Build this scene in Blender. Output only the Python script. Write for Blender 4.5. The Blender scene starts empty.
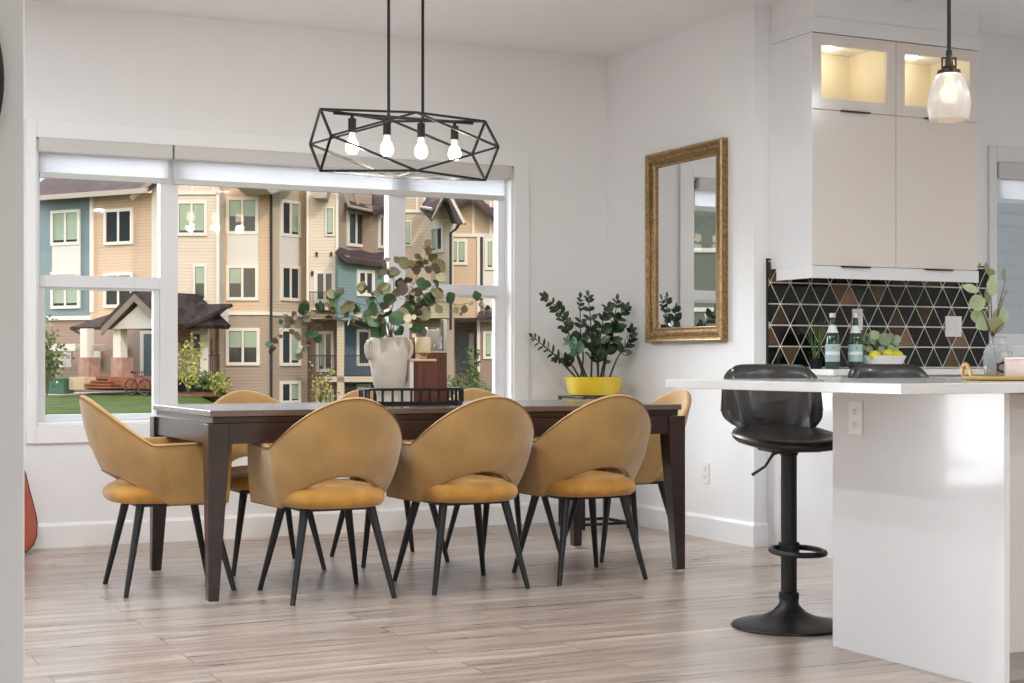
import bpy, bmesh, math, random
from mathutils import Vector, Matrix
random.seed(7)
PI=math.pi
SC=bpy.context.scene
COL=SC.collection
# ------------------------------------------------------------------ survey of the photograph
FPX=1538.; CH=.96; HY=362.; YAW=math.atan2(742,1538)
FW=(math.sin(YAW),math.cos(YAW)); RT=(math.cos(YAW),-math.sin(YAW))
def ray(px): k=(px-512)/FPX; return FW[0]+k*RT[0], FW[1]+k*RT[1]
def onY(px,py,Y): a,b=ray(px); t=Y/b; return Vector((a*t,Y,CH-(py-HY)*t/FPX))
def onX(px,py,X): a,b=ray(px); t=X/a; return Vector((X,b*t,CH-(py-HY)*t/FPX))
def atd(px,py,d): a,b=ray(px); return Vector((a*d,b*d,CH-(py-HY)*d/FPX))
def lin(c):
    c=c/255.; return c/12.92 if c<=.04045 else ((c+.055)/1.055)**2.4
def RGB(r,g,b): return (lin(r),lin(g),lin(b),1.)
# ------------------------------------------------------------------ materials
def mat(name,col,rough=.5,metal=0,spec=.5,bump=0,bscale=50,var=0,vscale=5,coat=0,sheen=0,emit=None,es=0,stretch=None,trans=0,bdist=.002):
    m=bpy.data.materials.new(name); m.use_nodes=True; nt=m.node_tree; b=nt.nodes['Principled BSDF']
    b.inputs['Base Color'].default_value=col; b.inputs['Roughness'].default_value=rough; b.inputs['Metallic'].default_value=metal
    b.inputs['Specular IOR Level'].default_value=spec; b.inputs['Coat Weight'].default_value=coat; b.inputs['Coat Roughness'].default_value=.05
    b.inputs['Sheen Weight'].default_value=sheen; b.inputs['Transmission Weight'].default_value=trans
    if emit: b.inputs['Emission Color'].default_value=emit; b.inputs['Emission Strength'].default_value=es
    tc=nt.nodes.new('ShaderNodeTexCoord'); src=tc.outputs['Object']
    if stretch:
        mp=nt.nodes.new('ShaderNodeMapping'); mp.inputs['Scale'].default_value=stretch; nt.links.new(src,mp.inputs[0]); src=mp.outputs[0]
    if bump:
        n=nt.nodes.new('ShaderNodeTexNoise'); n.inputs['Scale'].default_value=bscale; n.inputs['Detail'].default_value=3
        nt.links.new(src,n.inputs['Vector']); bp=nt.nodes.new('ShaderNodeBump'); bp.inputs['Strength'].default_value=bump; bp.inputs['Distance'].default_value=bdist
        nt.links.new(n.outputs['Fac'],bp.inputs['Height']); nt.links.new(bp.outputs[0],b.inputs['Normal'])
    if var:
        n=nt.nodes.new('ShaderNodeTexNoise'); n.inputs['Scale'].default_value=vscale; n.inputs['Detail'].default_value=4
        nt.links.new(src,n.inputs['Vector']); r=nt.nodes.new('ShaderNodeValToRGB')
        r.color_ramp.elements[0].position=.3; r.color_ramp.elements[1].position=.7
        r.color_ramp.elements[0].color=tuple(c*(1-var) for c in col[:3])+(1,); r.color_ramp.elements[1].color=tuple(min(1,c*(1+var)) for c in col[:3])+(1,)
        nt.links.new(n.outputs['Fac'],r.inputs[0]); nt.links.new(r.outputs[0],b.inputs['Base Color'])
    return m
def glassmat(name,tint=(1,1,1,1),refl=.5,rough=0.02):
    m=bpy.data.materials.new(name); m.use_nodes=True; nt=m.node_tree; nt.nodes.clear()
    o=nt.nodes.new('ShaderNodeOutputMaterial'); t=nt.nodes.new('ShaderNodeBsdfTransparent'); g=nt.nodes.new('ShaderNodeBsdfGlossy')
    t.inputs[0].default_value=tint; g.inputs['Roughness'].default_value=rough; f=nt.nodes.new('ShaderNodeFresnel'); f.inputs[0].default_value=1.45
    mu=nt.nodes.new('ShaderNodeMath'); mu.operation='MULTIPLY'; mu.inputs[1].default_value=refl; mx=nt.nodes.new('ShaderNodeMixShader')
    nt.links.new(f.outputs[0],mu.inputs[0]); nt.links.new(mu.outputs[0],mx.inputs[0]); nt.links.new(t.outputs[0],mx.inputs[1]); nt.links.new(g.outputs[0],mx.inputs[2]); nt.links.new(mx.outputs[0],o.inputs[0])
    return m
M={}
M['wall']=mat('wall_paint',RGB(238,238,239),.75,bump=.05,bscale=180)
M['ceil']=mat('ceiling_paint',RGB(246,246,247),.85,bump=.08,bscale=90)
M['trim']=mat('trim_paint',RGB(240,240,241),.4)
M['vinyl']=mat('window_vinyl',RGB(226,227,230),.35)
M['cab']=mat('gloss_cabinet',RGB(230,230,232),.14,coat=.3,spec=.4)
M['cabf']=mat('gloss_cabinet_front',RGB(226,217,210),.15,coat=.2)
M['cabin']=mat('cabinet_interior',RGB(232,222,196),.5)
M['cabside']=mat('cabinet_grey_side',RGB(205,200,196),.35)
M['quartz']=mat('quartz',RGB(226,224,222),.12,var=.05,vscale=6,coat=.3)
M['blackmetal']=mat('black_metal',RGB(28,27,27),.45,metal=.3)
M['legmetal']=mat('black_leg',RGB(22,24,27),.4)
M['bronze']=mat('bronze_metal',RGB(60,50,42),.4,metal=.8)
M['velvet']=mat('mustard_velvet',RGB(182,142,84),.8,sheen=.5,var=.16,vscale=7,bump=.1,bscale=300)
M['seatvelvet']=mat('mustard_seat_velvet',RGB(190,136,54),.8,sheen=.35,var=.2,vscale=12,bump=.25,bscale=22,bdist=.01)
M['piping']=mat('mustard_piping',RGB(140,98,52),.7)
M['darkwood']=mat('espresso_wood',RGB(48,30,27),.28,var=.35,vscale=4,stretch=(2,2,14),coat=.3)
M['tabletop']=mat('espresso_tabletop',RGB(86,64,56),.26,spec=.9,var=.25,vscale=3,stretch=(1,12,12),coat=1)
M['tabletop'].node_tree.nodes['Principled BSDF'].inputs['Coat Roughness'].default_value=.22
M['leather']=mat('dark_leather',RGB(34,28,26),.33,bump=.15,bscale=120,coat=.15)
M['leatherback']=mat('brown_leather',RGB(38,32,28),.33,bump=.15,bscale=120,coat=.1)
M['bulb']=mat('lit_bulb',RGB(255,240,215),.3,emit=(1,.78,.5,1),es=14)
M['bulbneck']=mat('bulb_neck',RGB(225,220,210),.3,emit=(1,.8,.6,1),es=.5)
M['glass']=glassmat('window_glass',refl=.45)
M['clear']=glassmat('clear_glass',(.985,.99,.99,1),refl=.7)
M['green_glass']=mat('green_bottle_glass',RGB(20,70,40),.06,trans=.5,coat=1)
M['label']=mat('bottle_label',RGB(162,190,190),.5)
M['labelw']=mat('bottle_label_white',RGB(225,230,228),.5)
M['red']=mat('red_print',RGB(190,40,40),.5)
M['foil']=mat('bottle_cap_foil',RGB(215,215,220),.3,metal=.5)
M['goldframe']=mat('antique_gold',RGB(150,122,84),.38,metal=.75,var=.45,vscale=60,bump=.9,bscale=110,bdist=.006)
M['goldedge']=mat('gold_edge',RGB(186,160,120),.35,metal=.7,var=.25,vscale=40)
M['mirror']=mat('mirror_glass',(.86,.87,.87,1),.01,metal=1)
M['yellowpot']=mat('yellow_glaze',RGB(232,200,50),.15,coat=.8,var=.06,vscale=9)
M['soil']=mat('soil',RGB(50,38,28),.9,bump=.5)
M['zz']=mat('zz_leaf',RGB(34,58,30),.3,var=.45,vscale=14,coat=.2)
M['zzn']=mat('zz_new_leaf',RGB(120,160,130),.35,var=.2,vscale=14)
M['zzs']=mat('zz_stem',RGB(48,52,32),.5)
M['euca']=mat('eucalyptus_leaf_green',RGB(58,88,52),.5,var=.35,vscale=11)
M['eucb']=mat('eucalyptus_leaf_olive',RGB(124,122,80),.55,var=.3,vscale=11)
M['eucc']=mat('eucalyptus_leaf_brown',RGB(98,82,64),.55,var=.35,vscale=11)
M['eucp']=mat('eucalyptus_leaf_pale',RGB(150,162,124),.55,var=.22,vscale=11)
M['stem']=mat('twig',RGB(92,70,55),.6)
M['flower']=mat('cream_flower',RGB(240,225,195),.6)
M['ceramic']=mat('off_white_ceramic',RGB(214,202,188),.55,var=.1,vscale=9,bump=.2,bscale=60)
M['redwood']=mat('mahogany',RGB(98,56,42),.35,var=.4,vscale=4,stretch=(14,14,1.5))
M['lightwood']=mat('maple',RGB(214,180,140),.45,var=.12,vscale=9)
M['candle']=mat('ivory_wax',RGB(236,220,178),.5)
M['candlew']=mat('white_wax',RGB(228,218,208),.5)
M['gold']=mat('brushed_gold',RGB(206,170,104),.3,metal=.8)
M['chrome']=mat('chrome',RGB(210,210,212),.15,metal=1)
M['pink']=mat('blush_jar',RGB(226,205,196),.4)
M['white']=mat('white_plastic',RGB(236,235,232),.3)
M['slot']=mat('outlet_slot',RGB(90,88,86),.5)
M['lemon']=mat('lemon_skin',RGB(214,204,40),.4,bump=.3,bscale=200)
M['lime']=mat('green_fruit',RGB(160,176,50),.4,bump=.3,bscale=200)
M['succ']=mat('succulent',RGB(142,158,122),.5,var=.25,vscale=20)
M['grass_blade']=mat('grass_blade',RGB(86,122,60),.5,var=.3,vscale=10)
M['guitar']=mat('orange_guitar_lacquer',RGB(192,78,30),.45,var=.2,vscale=3,stretch=(1,1,8),coat=.1,spec=.3)
M['guitaredge']=mat('guitar_binding',RGB(40,22,16),.4)
M['blind']=mat('blind_fabric',RGB(232,233,236),.8)
M['blind'].node_tree.nodes['Principled BSDF'].inputs['Base Color'].default_value=RGB(240,241,244)
M['cassette']=mat('blind_cassette',RGB(206,204,201),.4)
M['frost']=None
M['cutglass']=mat('cut_glass',RGB(238,242,244),.06,trans=.72,spec=.8,coat=.6)
# frosted pendant shade
m=mat('ribbed_frosted_glass',RGB(250,244,236),.25,trans=.5,emit=(1,.88,.76,1),es=.05); M['frost']=m
nt=M['blind'].node_tree; tr=nt.nodes.new('ShaderNodeBsdfTranslucent'); tr.inputs[0].default_value=RGB(245,246,250); mx=nt.nodes.new('ShaderNodeMixShader'); mx.inputs[0].default_value=.55
nt.links.new(nt.nodes['Principled BSDF'].outputs[0],mx.inputs[1]); nt.links.new(tr.outputs[0],mx.inputs[2]); nt.links.new(mx.outputs[0],nt.nodes['Material Output'].inputs[0])
# textured floor
def floor_mat():
    m=bpy.data.materials.new('oak_plank_floor'); m.use_nodes=True; nt=m.node_tree; N=nt.nodes; L=nt.links; b=N['Principled BSDF']
    tc=N.new('ShaderNodeTexCoord'); br=N.new('ShaderNodeTexBrick'); br.inputs['Scale'].default_value=1; br.offset=.37; br.offset_frequency=2
    br.inputs['Brick Width'].default_value=1.22; br.inputs['Row Height'].default_value=.18; br.inputs['Mortar Size'].default_value=.0018
    br.inputs['Color1'].default_value=(0,0,0,1); br.inputs['Color2'].default_value=(1,1,1,1); br.inputs['Mortar'].default_value=(.5,.5,.5,1)
    L.new(tc.outputs['Object'],br.inputs['Vector'])
    mp=N.new('ShaderNodeMapping'); mp.inputs['Scale'].default_value=(.9,13,1); L.new(tc.outputs['Object'],mp.inputs[0])
    # shift the grain per plank
    ad=N.new('ShaderNodeVectorMath'); ad.operation='MULTIPLY_ADD'; L.new(br.outputs['Color'],ad.inputs[0]); ad.inputs[1].default_value=(7,3,5); L.new(mp.outputs[0],ad.inputs[2])
    n=N.new('ShaderNodeTexNoise'); n.inputs['Scale'].default_value=1.6; n.inputs['Detail'].default_value=7; n.inputs['Roughness'].default_value=.62; n.inputs['Distortion'].default_value=.8
    L.new(ad.outputs[0],n.inputs['Vector'])
    r=N.new('ShaderNodeValToRGB'); e=r.color_ramp.elements; e[0].position=.3; e[0].color=RGB(134,116,104); e[1].position=.7; e[1].color=RGB(198,184,173)
    k=r.color_ramp.elements.new(.5); k.color=RGB(168,151,139)
    L.new(n.outputs['Fac'],r.inputs[0])
    mx=N.new('ShaderNodeMixRGB'); mx.blend_type='OVERLAY'; mx.inputs[0].default_value=.14; L.new(r.outputs[0],mx.inputs[1]); L.new(br.outputs['Color'],mx.inputs[2])
    m2=N.new('ShaderNodeMixRGB'); m2.blend_type='MIX'; L.new(br.outputs['Fac'],m2.inputs[0]); L.new(mx.outputs[0],m2.inputs[1]); m2.inputs[2].default_value=RGB(104,84,72)
    L.new(m2.outputs[0],b.inputs['Base Color'])
    rr=N.new('ShaderNodeMapRange'); rr.inputs[3].default_value=.2; rr.inputs[4].default_value=.4; b.inputs['Specular IOR Level'].default_value=.7; L.new(n.outputs['Fac'],rr.inputs[0]); L.new(rr.outputs[0],b.inputs['Roughness'])
    bp=N.new('ShaderNodeBump'); bp.inputs['Strength'].default_value=.15; bp.inputs['Distance'].default_value=.003; L.new(n.outputs['Fac'],bp.inputs['Height']); L.new(bp.outputs[0],b.inputs['Normal'])
    return m
M['floor']=floor_mat()
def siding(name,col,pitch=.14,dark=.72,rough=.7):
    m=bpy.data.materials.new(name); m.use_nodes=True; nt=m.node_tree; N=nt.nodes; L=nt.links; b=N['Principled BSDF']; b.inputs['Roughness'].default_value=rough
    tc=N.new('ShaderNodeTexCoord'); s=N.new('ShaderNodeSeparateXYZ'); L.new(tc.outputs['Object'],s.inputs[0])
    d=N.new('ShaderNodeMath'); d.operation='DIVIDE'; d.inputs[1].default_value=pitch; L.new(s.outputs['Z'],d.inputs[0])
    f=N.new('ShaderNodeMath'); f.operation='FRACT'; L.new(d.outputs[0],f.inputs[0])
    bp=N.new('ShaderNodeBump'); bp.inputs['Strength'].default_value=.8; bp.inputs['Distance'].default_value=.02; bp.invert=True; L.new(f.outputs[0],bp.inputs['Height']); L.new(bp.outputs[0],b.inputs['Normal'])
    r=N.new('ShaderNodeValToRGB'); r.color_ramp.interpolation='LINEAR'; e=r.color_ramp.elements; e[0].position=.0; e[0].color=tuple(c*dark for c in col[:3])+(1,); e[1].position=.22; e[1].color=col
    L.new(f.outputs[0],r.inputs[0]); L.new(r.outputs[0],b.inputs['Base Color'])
    return m
M['s_blue']=siding('siding_slate_blue',RGB(112,134,138))
M['s_teal']=siding('siding_teal',RGB(116,140,140))
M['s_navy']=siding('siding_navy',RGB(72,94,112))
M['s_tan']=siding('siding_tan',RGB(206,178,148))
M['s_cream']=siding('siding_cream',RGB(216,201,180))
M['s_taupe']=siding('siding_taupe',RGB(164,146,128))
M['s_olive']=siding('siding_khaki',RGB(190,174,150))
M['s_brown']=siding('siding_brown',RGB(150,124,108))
M['s_grey']=siding('siding_grey_blue',RGB(112,124,132))
M['s_green']=siding('siding_dark_green',RGB(96,108,94))
M['xtrim']=mat('exterior_white_trim',RGB(226,220,208),.5)
M['xpanel']=mat('exterior_white_panel',RGB(216,210,202),.5)
M['shingle']=mat('asphalt_shingle',RGB(86,74,74),.9,var=.25,vscale=2.5,bump=.5,bscale=8,bdist=.03)
M['shingled']=mat('asphalt_shingle_dark',RGB(64,55,55),.9,var=.25,vscale=2.5)
M['fascia']=mat('fascia',RGB(176,162,148),.6)
M['stone']=mat('stone_veneer',RGB(168,134,116),.8,var=.25,vscale=3)
M['xglass']=mat('outside_window_glass',RGB(44,52,56),.08,spec=.6)
M['xcurtain']=mat('outside_window_blind',RGB(160,178,156),.3,var=.1,vscale=1)
M['xdoor']=mat('outside_door',RGB(70,90,98),.4)
M['deck']=mat('cedar_deck',RGB(146,94,72),.7,var=.25,vscale=4)
M['xblock']=mat('sandstone_block',RGB(204,184,150),.8,var=.12,vscale=3)
M['lawn']=mat('lawn',RGB(66,80,30),.9,var=.4,vscale=1.3,bump=.6,bscale=30,bdist=.05)
M['mulch']=mat('mulch',RGB(112,76,60),.9,var=.3,vscale=3)
M['concrete']=mat('sidewalk_concrete',RGB(176,166,150),.8,var=.05,vscale=2)
M['xgreen']=mat('utility_green',RGB(64,112,92),.5)
M['bush']=mat('bush_leaf',RGB(92,114,62),.7,var=.4,vscale=5)
M['bushy']=mat('yellow_bush_leaf',RGB(158,160,78),.7,var=.4,vscale=5)
M['tyre']=mat('bicycle_tyre',RGB(50,36,34),.6)
M['bikered']=mat('bicycle_paint',RGB(130,48,40),.4)
M['xdark']=mat('dark_vent',RGB(40,36,34),.6)
def tile_mats():
    out=[]
    for i,(c,r,me) in enumerate([((10,11,10),.08,0),((14,13,12),.1,0),((12,18,16),.08,0),((74,56,40),.25,.2),((98,78,60),.28,.2),((56,54,52),.2,.2),((136,106,84),.25,.3),((22,19,17),.1,0)]):
        out.append(mat('glazed_tile_%d'%i,RGB(*c),r,metal=me,coat=.0,spec=.35,var=.15,vscale=8))
    return out
for k_ in ('lawn','shingle','shingled','mulch','concrete','deck'): M[k_].node_tree.nodes['Principled BSDF'].inputs['Specular IOR Level'].default_value=.03
# ------------------------------------------------------------------ mesh builder
class MB:
    def __init__(s): s.bm=bmesh.new(); s.mi=0
    def face(s,vs):
        f=s.bm.faces.new(vs); f.material_index=s.mi; return f
    def box(s,a,b,xf=None):
        (x0,y0,z0),(x1,y1,z1)=a,b
        v=[s.bm.verts.new(xf(Vector(p)) if xf else p) for p in ((x0,y0,z0),(x1,y0,z0),(x1,y1,z0),(x0,y1,z0),(x0,y0,z1),(x1,y0,z1),(x1,y1,z1),(x0,y1,z1))]
        for q in ((0,3,2,1),(4,5,6,7),(0,1,5,4),(1,2,6,5),(2,3,7,6),(3,0,4,7)): s.face([v[i] for i in q])
        return s
    def hexa(s,bot,top):
        v=[s.bm.verts.new(p) for p in list(bot)+list(top)]; n=len(bot)
        s.face([v[i] for i in reversed(range(n))]); s.face([v[n+i] for i in range(n)])
        for i in range(n): j=(i+1)%n; s.face([v[i],v[j],v[n+j],v[n+i]])
        return s
    def rings(s,rings,close=True,cap=True):
        R=[[s.bm.verts.new(p) for p in r] for r in rings]
        for a,b in zip(R,R[1:]):
            n=len(a)
            for i in range(n if close else n-1):
                j=(i+1)%n; s.face([a[i],a[j],b[j],b[i]])
        if cap and close:
            s.face(list(reversed(R[0]))); s.face(R[-1])
        return s
    def tube(s,pts,r,seg=10,cap=True,closed=False,sq=False):
        pts=[Vector(p) for p in pts]; n=len(pts); rs=r if isinstance(r,(list,tuple)) else [r]*n
        if sq: seg=4
        up=None; rings=[]
        for i,p in enumerate(pts):
            if closed: t=(pts[(i+1)%n]-pts[i-1]).normalized()
            else: t=(pts[min(i+1,n-1)]-pts[max(i-1,0)]).normalized()
            if up is None:
                up=Vector((0,0,1)) if abs(t.z)<.9 else Vector((0,1,0))
            a=up-t*up.dot(t); a.normalize(); up=a; b=t.cross(a)
            o=PI/4 if sq else 0
            rings.append([p+a*(math.cos(o+2*PI*k/seg)*rs[i])+b*(math.sin(o+2*PI*k/seg)*rs[i]) for k in range(seg)])
        if closed: rings.append(rings[0]); cap=False
        return s.rings(rings,True,cap)
    def lathe(s,prof,c=(0,0,0),seg=32,cap=True,wob=None):
        rings=[]
        for r,z in prof:
            r=max(r,.0002)
            rings.append([(c[0]+r*math.cos(2*PI*k/seg)*(1+(wob(k,seg) if wob else 0)),c[1]+r*math.sin(2*PI*k/seg)*(1+(wob(k,seg) if wob else 0)),c[2]+z) for k in range(seg)])
        return s.rings(rings,True,cap)
    def ball(s,c,r,seg=16,sc=(1,1,1),rot=None):
        rings=[]
        for i in range(seg//2+1):
            a=-PI/2+PI*i/(seg//2); rr=max(math.cos(a),.01)
            ring=[]
            for k in range(seg):
                v=Vector((rr*math.cos(2*PI*k/seg)*r*sc[0],rr*math.sin(2*PI*k/seg)*r*sc[1],math.sin(a)*r*sc[2]))
                if rot: v=rot@v
                ring.append(Vector(c)+v)
            rings.append(ring)
        return s.rings(rings)
    def leaf(s,base,d,nrm,L,W,cup=.12,n=6):
        # cupped blade: centre line and two edges, both sides real thickness-free leaf surface is given a thin solid body
        base=Vector(base); d=Vector(d).normalized(); nrm=Vector(nrm); nrm=(nrm-d*nrm.dot(d)).normalized(); w=d.cross(nrm)
        th=.0006
        for sgn in (1,-1):
            A=[];B=[];C=[]
            for i in range(n+1):
                t=i/n; ww=W*.5*math.sin(PI*min(max(t,.02),.98))**.7; p=base+d*(L*t)-nrm*(cup*L*(t-.5)**2)
                A.append(s.bm.verts.new(p-w*ww+nrm*(cup*ww+th*sgn))); B.append(s.bm.verts.new(p+nrm*th*sgn)); C.append(s.bm.verts.new(p+w*ww+nrm*(cup*ww+th*sgn)))
            for i in range(n):
                q1=[A[i],B[i],B[i+1],A[i+1]]; q2=[B[i],C[i],C[i+1],B[i+1]]
                if sgn<0: q1.reverse(); q2.reverse()
                s.face(q1); s.face(q2)
        return s
    def build(s,name,material=None,parent=None,smooth=True,bevel=0,label=None,shift=None,kind=None,bseg=2,angle=35):
        me=bpy.data.meshes.new(name)
        bmesh.ops.recalc_face_normals(s.bm,faces=s.bm.faces)
        if shift is not None: bmesh.ops.translate(s.bm,verts=s.bm.verts,vec=-Vector(shift))
        s.bm.to_mesh(me); s.bm.free()
        ms=material if isinstance(material,list) else [material]
        for m_ in ms: me.materials.append(m_)
        if smooth:
            me.polygons.foreach_set('use_smooth',[True]*len(me.polygons))
            try: me.set_sharp_from_angle(angle=math.radians(angle))
            except Exception: pass
        o=bpy.data.objects.new(name,me); COL.objects.link(o)
        if parent: o.parent=parent
        if bevel:
            b=o.modifiers.new('edge','BEVEL'); b.width=bevel; b.segments=bseg; b.limit_method='ANGLE'; b.angle_limit=math.radians(40); b.harden_normals=False
        if label: o['label']=label
        if kind: o['kind']=kind
        return o
def thing(name,label,cat,loc=(0,0,0),rot=0,group=None):
    o=bpy.data.objects.new(name,None); COL.objects.link(o); o.location=loc; o.rotation_euler=(0,0,rot); o.empty_display_size=.1
    o['label']=label; o['category']=cat
    if group: o['group']=group
    return o
def tag(o,label,cat,group=None):
    o['label']=label; o['category']=cat
    if group: o['group']=group
    return o
def struct(o,label=None):
    o['kind']='structure'
    if label: o['label']=label
    return o
def kids(o): return [c for c in ALL() if c.parent==o]
def ALL(): return list(COL.objects)
def dup(root,loc,rot,label,group=None):
    r=root.copy(); COL.objects.link(r); r.location=loc; r.rotation_euler=(0,0,rot); r['label']=label
    if group: r['group']=group
    for ch in kids(root):
        c=ch.copy(); COL.objects.link(c); c.parent=r
        for g in kids(ch):
            d=g.copy(); COL.objects.link(d); d.parent=c
    return r
def smoothstep(t): t=min(max(t,0),1); return t*t*(3-2*t)
# ------------------------------------------------------------------ the room
CZ=2.818; WY=8.2; WX=4.6; KY=6.52
XL=-3.0; XR=8.6; YB=-4.6; T=.18
struct(MB().box((XL-T,YB-T,-.1),(XR+T,WY,0)).build('floor',M['floor'],smooth=False))
struct(MB().box((XL-T,YB-T,CZ),(XR+T,WY+.25,CZ+.15)).build('ceiling',M['ceil'],smooth=False))
# window wall with the dining window and a patio door further left
W0,W1,WZ0,WZ1=onY(38.3,0,8.2).x-.012,3.962,.635,2.118          # dining window opening
D0,D1,DZ=-2.6,-.78,2.12                        # patio door opening
w=MB()
for a,b in (((XL-T,WY,0),(D0,WY+.25,CZ)),((D0,WY,DZ),(D1,WY+.25,CZ)),((D1,WY,0),(W0,WY+.25,CZ)),((W0,WY,0),(W1,WY+.25,WZ0)),((W0,WY,WZ1),(W1,WY+.25,CZ)),((W1,WY,0),(WX+T,WY+.25,CZ))): w.box(a,b)
struct(w.build('wall_window',M['wall'],smooth=False))
WE=6.644
struct(MB().box((WX,WE+.0,0),(WX+T,WY,CZ)).build('wall_right',M['wall'],smooth=False))
# kitchen wall with its window
KYb=6.644
K0,K1,KZ0,KZ1=onY(995,0,6.644).x,7.6,1.06,2.09
w=MB()
for a,b in (((WX+T,KYb,0),(K0,KYb+.2,CZ)),((K0,KYb,0),(K1,KYb+.2,KZ0)),((K0,KYb,KZ1),(K1,KYb+.2,CZ)),((K1,KYb,0),(XR+T,KYb+.2,CZ))): w.box(a,b)
struct(w.build('wall_kitchen',M['wall'],smooth=False))
# side wall of the living room, with an unseen window added for light
L0_,L1_,LZ0,LZ1=3.7,7.6,.45,2.2
w=MB()
for a,b in (((XL-T,YB,0),(XL,L0_,CZ)),((XL-T,L0_,0),(XL,L1_,LZ0)),((XL-T,L0_,LZ1),(XL,L1_,CZ)),((XL-T,L1_,0),(XL,WY,CZ))): w.box(a,b)
struct(w.build('wall_left',M['wall'],smooth=False))
lw=thing('added_window_4','wide unseen side window added to light the dining area','window',(XL,L0_,LZ0)); del lw['category']; lw['kind']='structure'
f=MB(); xx0,xx1=XL-.12,XL-.06
for y in (L0_,L0_+1.28,L0_+2.57,L1_-.05): f.box((xx0,y,LZ0),(xx1,y+.05,LZ1))
f.box((xx0,L0_,LZ0),(xx1,L1_,LZ0+.05)).box((xx0,L0_,LZ1-.05),(xx1,L1_,LZ1))
f.build('window_frame',M['vinyl'],lw,smooth=False,shift=lw.location)
MB().box((XL-.1,L0_+.02,LZ0+.03),(XL-.096,L1_-.02,LZ1-.03)).build('glass_pane',M['glass'],lw,smooth=False,shift=lw.location)
struct(MB().box((XR,YB,0),(XR+T,KYb,CZ)).build('wall_far_right',M['wall'],smooth=False))
w=MB()
for a,b in (((XL-T,YB-T,0),(-1.5,YB,CZ)),((-1.5,YB-T,0),(6.5,YB,.3)),((-1.5,YB-T,2.5),(6.5,YB,CZ)),((6.5,YB-T,0),(XR+T,YB,CZ))): w.box(a,b)
struct(w.build('wall_rear',M['wall'],smooth=False))
# partition beside the camera
pe=onY(24.6,300,2.9).x
struct(MB().box((XL,2.9,0),(pe,3.04,CZ)).build('wall_partition',M['wall'],smooth=False,bevel=.003))
# baseboards
def base(name,a,b,nrm,h=.125):
    # a,b floor points along wall; nrm into the room
    a=Vector(a+(0,));b=Vector(b+(0,)); n=Vector(nrm+(0,)); m=MB(); t=.014
    prof=[(0,0),(t,0),(t,h-.015),(t*.5,h),(0,h)]
    m.rings([[p+n*q[0]+Vector((0,0,q[1])) for q in prof] for p in (a,b)])
    return struct(m.build(name,M['trim'],smooth=False))
base('baseboard_window',(D1+.1,WY),(WX,WY),(0,-1)); base('baseboard_right',(WX,WY),(WX,WE-.014),(-1,0))
base('baseboard_kitchen',(WX,WE),(4.69,WE),(0,-1))
# ---- dining window
CY=WY-.018
m=MB()
cl,cr,cb,ct=onY(25.5,0,WY).x,onY(528,0,WY).x,.540,2.212
for a,b in (((cl,CY,cb),(W0,WY,ct)),((W1,CY,cb),(cr,WY,ct)),((W0,CY,WZ1),(W1,WY,ct)),((W0,CY,cb),(W1,WY,WZ0))): m.box(a,b)
for a,b in (((W0,WY-.001,WZ0),(W0+.012,WY+.14,WZ1)),((W1-.012,WY-.001,WZ0),(W1,WY+.14,WZ1)),((W0,WY-.001,WZ0),(W1,WY+.14,WZ0+.012)),((W0,WY-.001,WZ1-.012),(W1,WY+.14,WZ1))): m.box(a,b)
struct(m.build('trim_1',M['trim'],smooth=False,bevel=.003))
win=thing('window_1','white vinyl three part dining window','window',(W0,WY+.1,WZ0)); del win['category']; win['kind']='structure'
GY=WY+.12
def wx(px): return onY(px,0,GY).x
def wz(px,py): return onY(px,py,GY).z
f=MB()
y0,y1=WY+.09,WY+.15
xa,xb=W0+.012,W1-.012; za,zb=WZ0+.012,WZ1-.012
m1l,m1r=wx(158.5),wx(176); m2l,m2r=wx(386),wx(403)
gl=wx(39); gr_=wx(496)
zb0=wz(60,421); zr1=wz(100,276.5); zr0=wz(100,290.5)
for a,b in (((xa,y0,za),(gl,y1,zb)),((gr_,y0,za),(xb,y1,zb)),((xa,y0,za),(xb,y1,zb0)),((xa,y0,zb-.04),(xb,y1,zb)),((m1l,y0-.01,za),(m1r,y1,zb)),((m2l,y0-.01,za),(m2r,y1,zb))): f.box(a,b)
def sash(x0,x1,z0,z1,wl,wr,yy0=y0+.008,yy1=y1-.01):
    wb=.034; f.box((x0,yy0,z0),(wl,yy1,z1)).box((wr,yy0,z0),(x1,yy1,z1)).box((wl,yy0,z0),(wr,yy1,z0+wb)).box((wl,yy0,z1-.02),(wr,yy1,z1))
f.box((gl,y0-.005,zr0+.012),(m1l,y1,zr1)); f.box((m2r,y0-.005,zr0+.012),(gr_,y1,zr1))
sash(gl-.01,m1l,zb0,zr0+.02,wx(44.5),wx(152.5)); sash(m2r,gr_+.01,zb0,zr0+.02,wx(408),wx(493.5))
f.build('window_frame',M['vinyl'],win,smooth=False,bevel=.003,shift=win.location)
for i,(x0,x1) in enumerate(((xa+.005,m1l),(m1r,m2l),(m2r,xb-.045))):
    MB().box((x0,WY+.125,za+.03),(x1,WY+.129,zb-.03)).build('glass_pane',M['glass'],win,smooth=False,shift=win.location)
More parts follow.
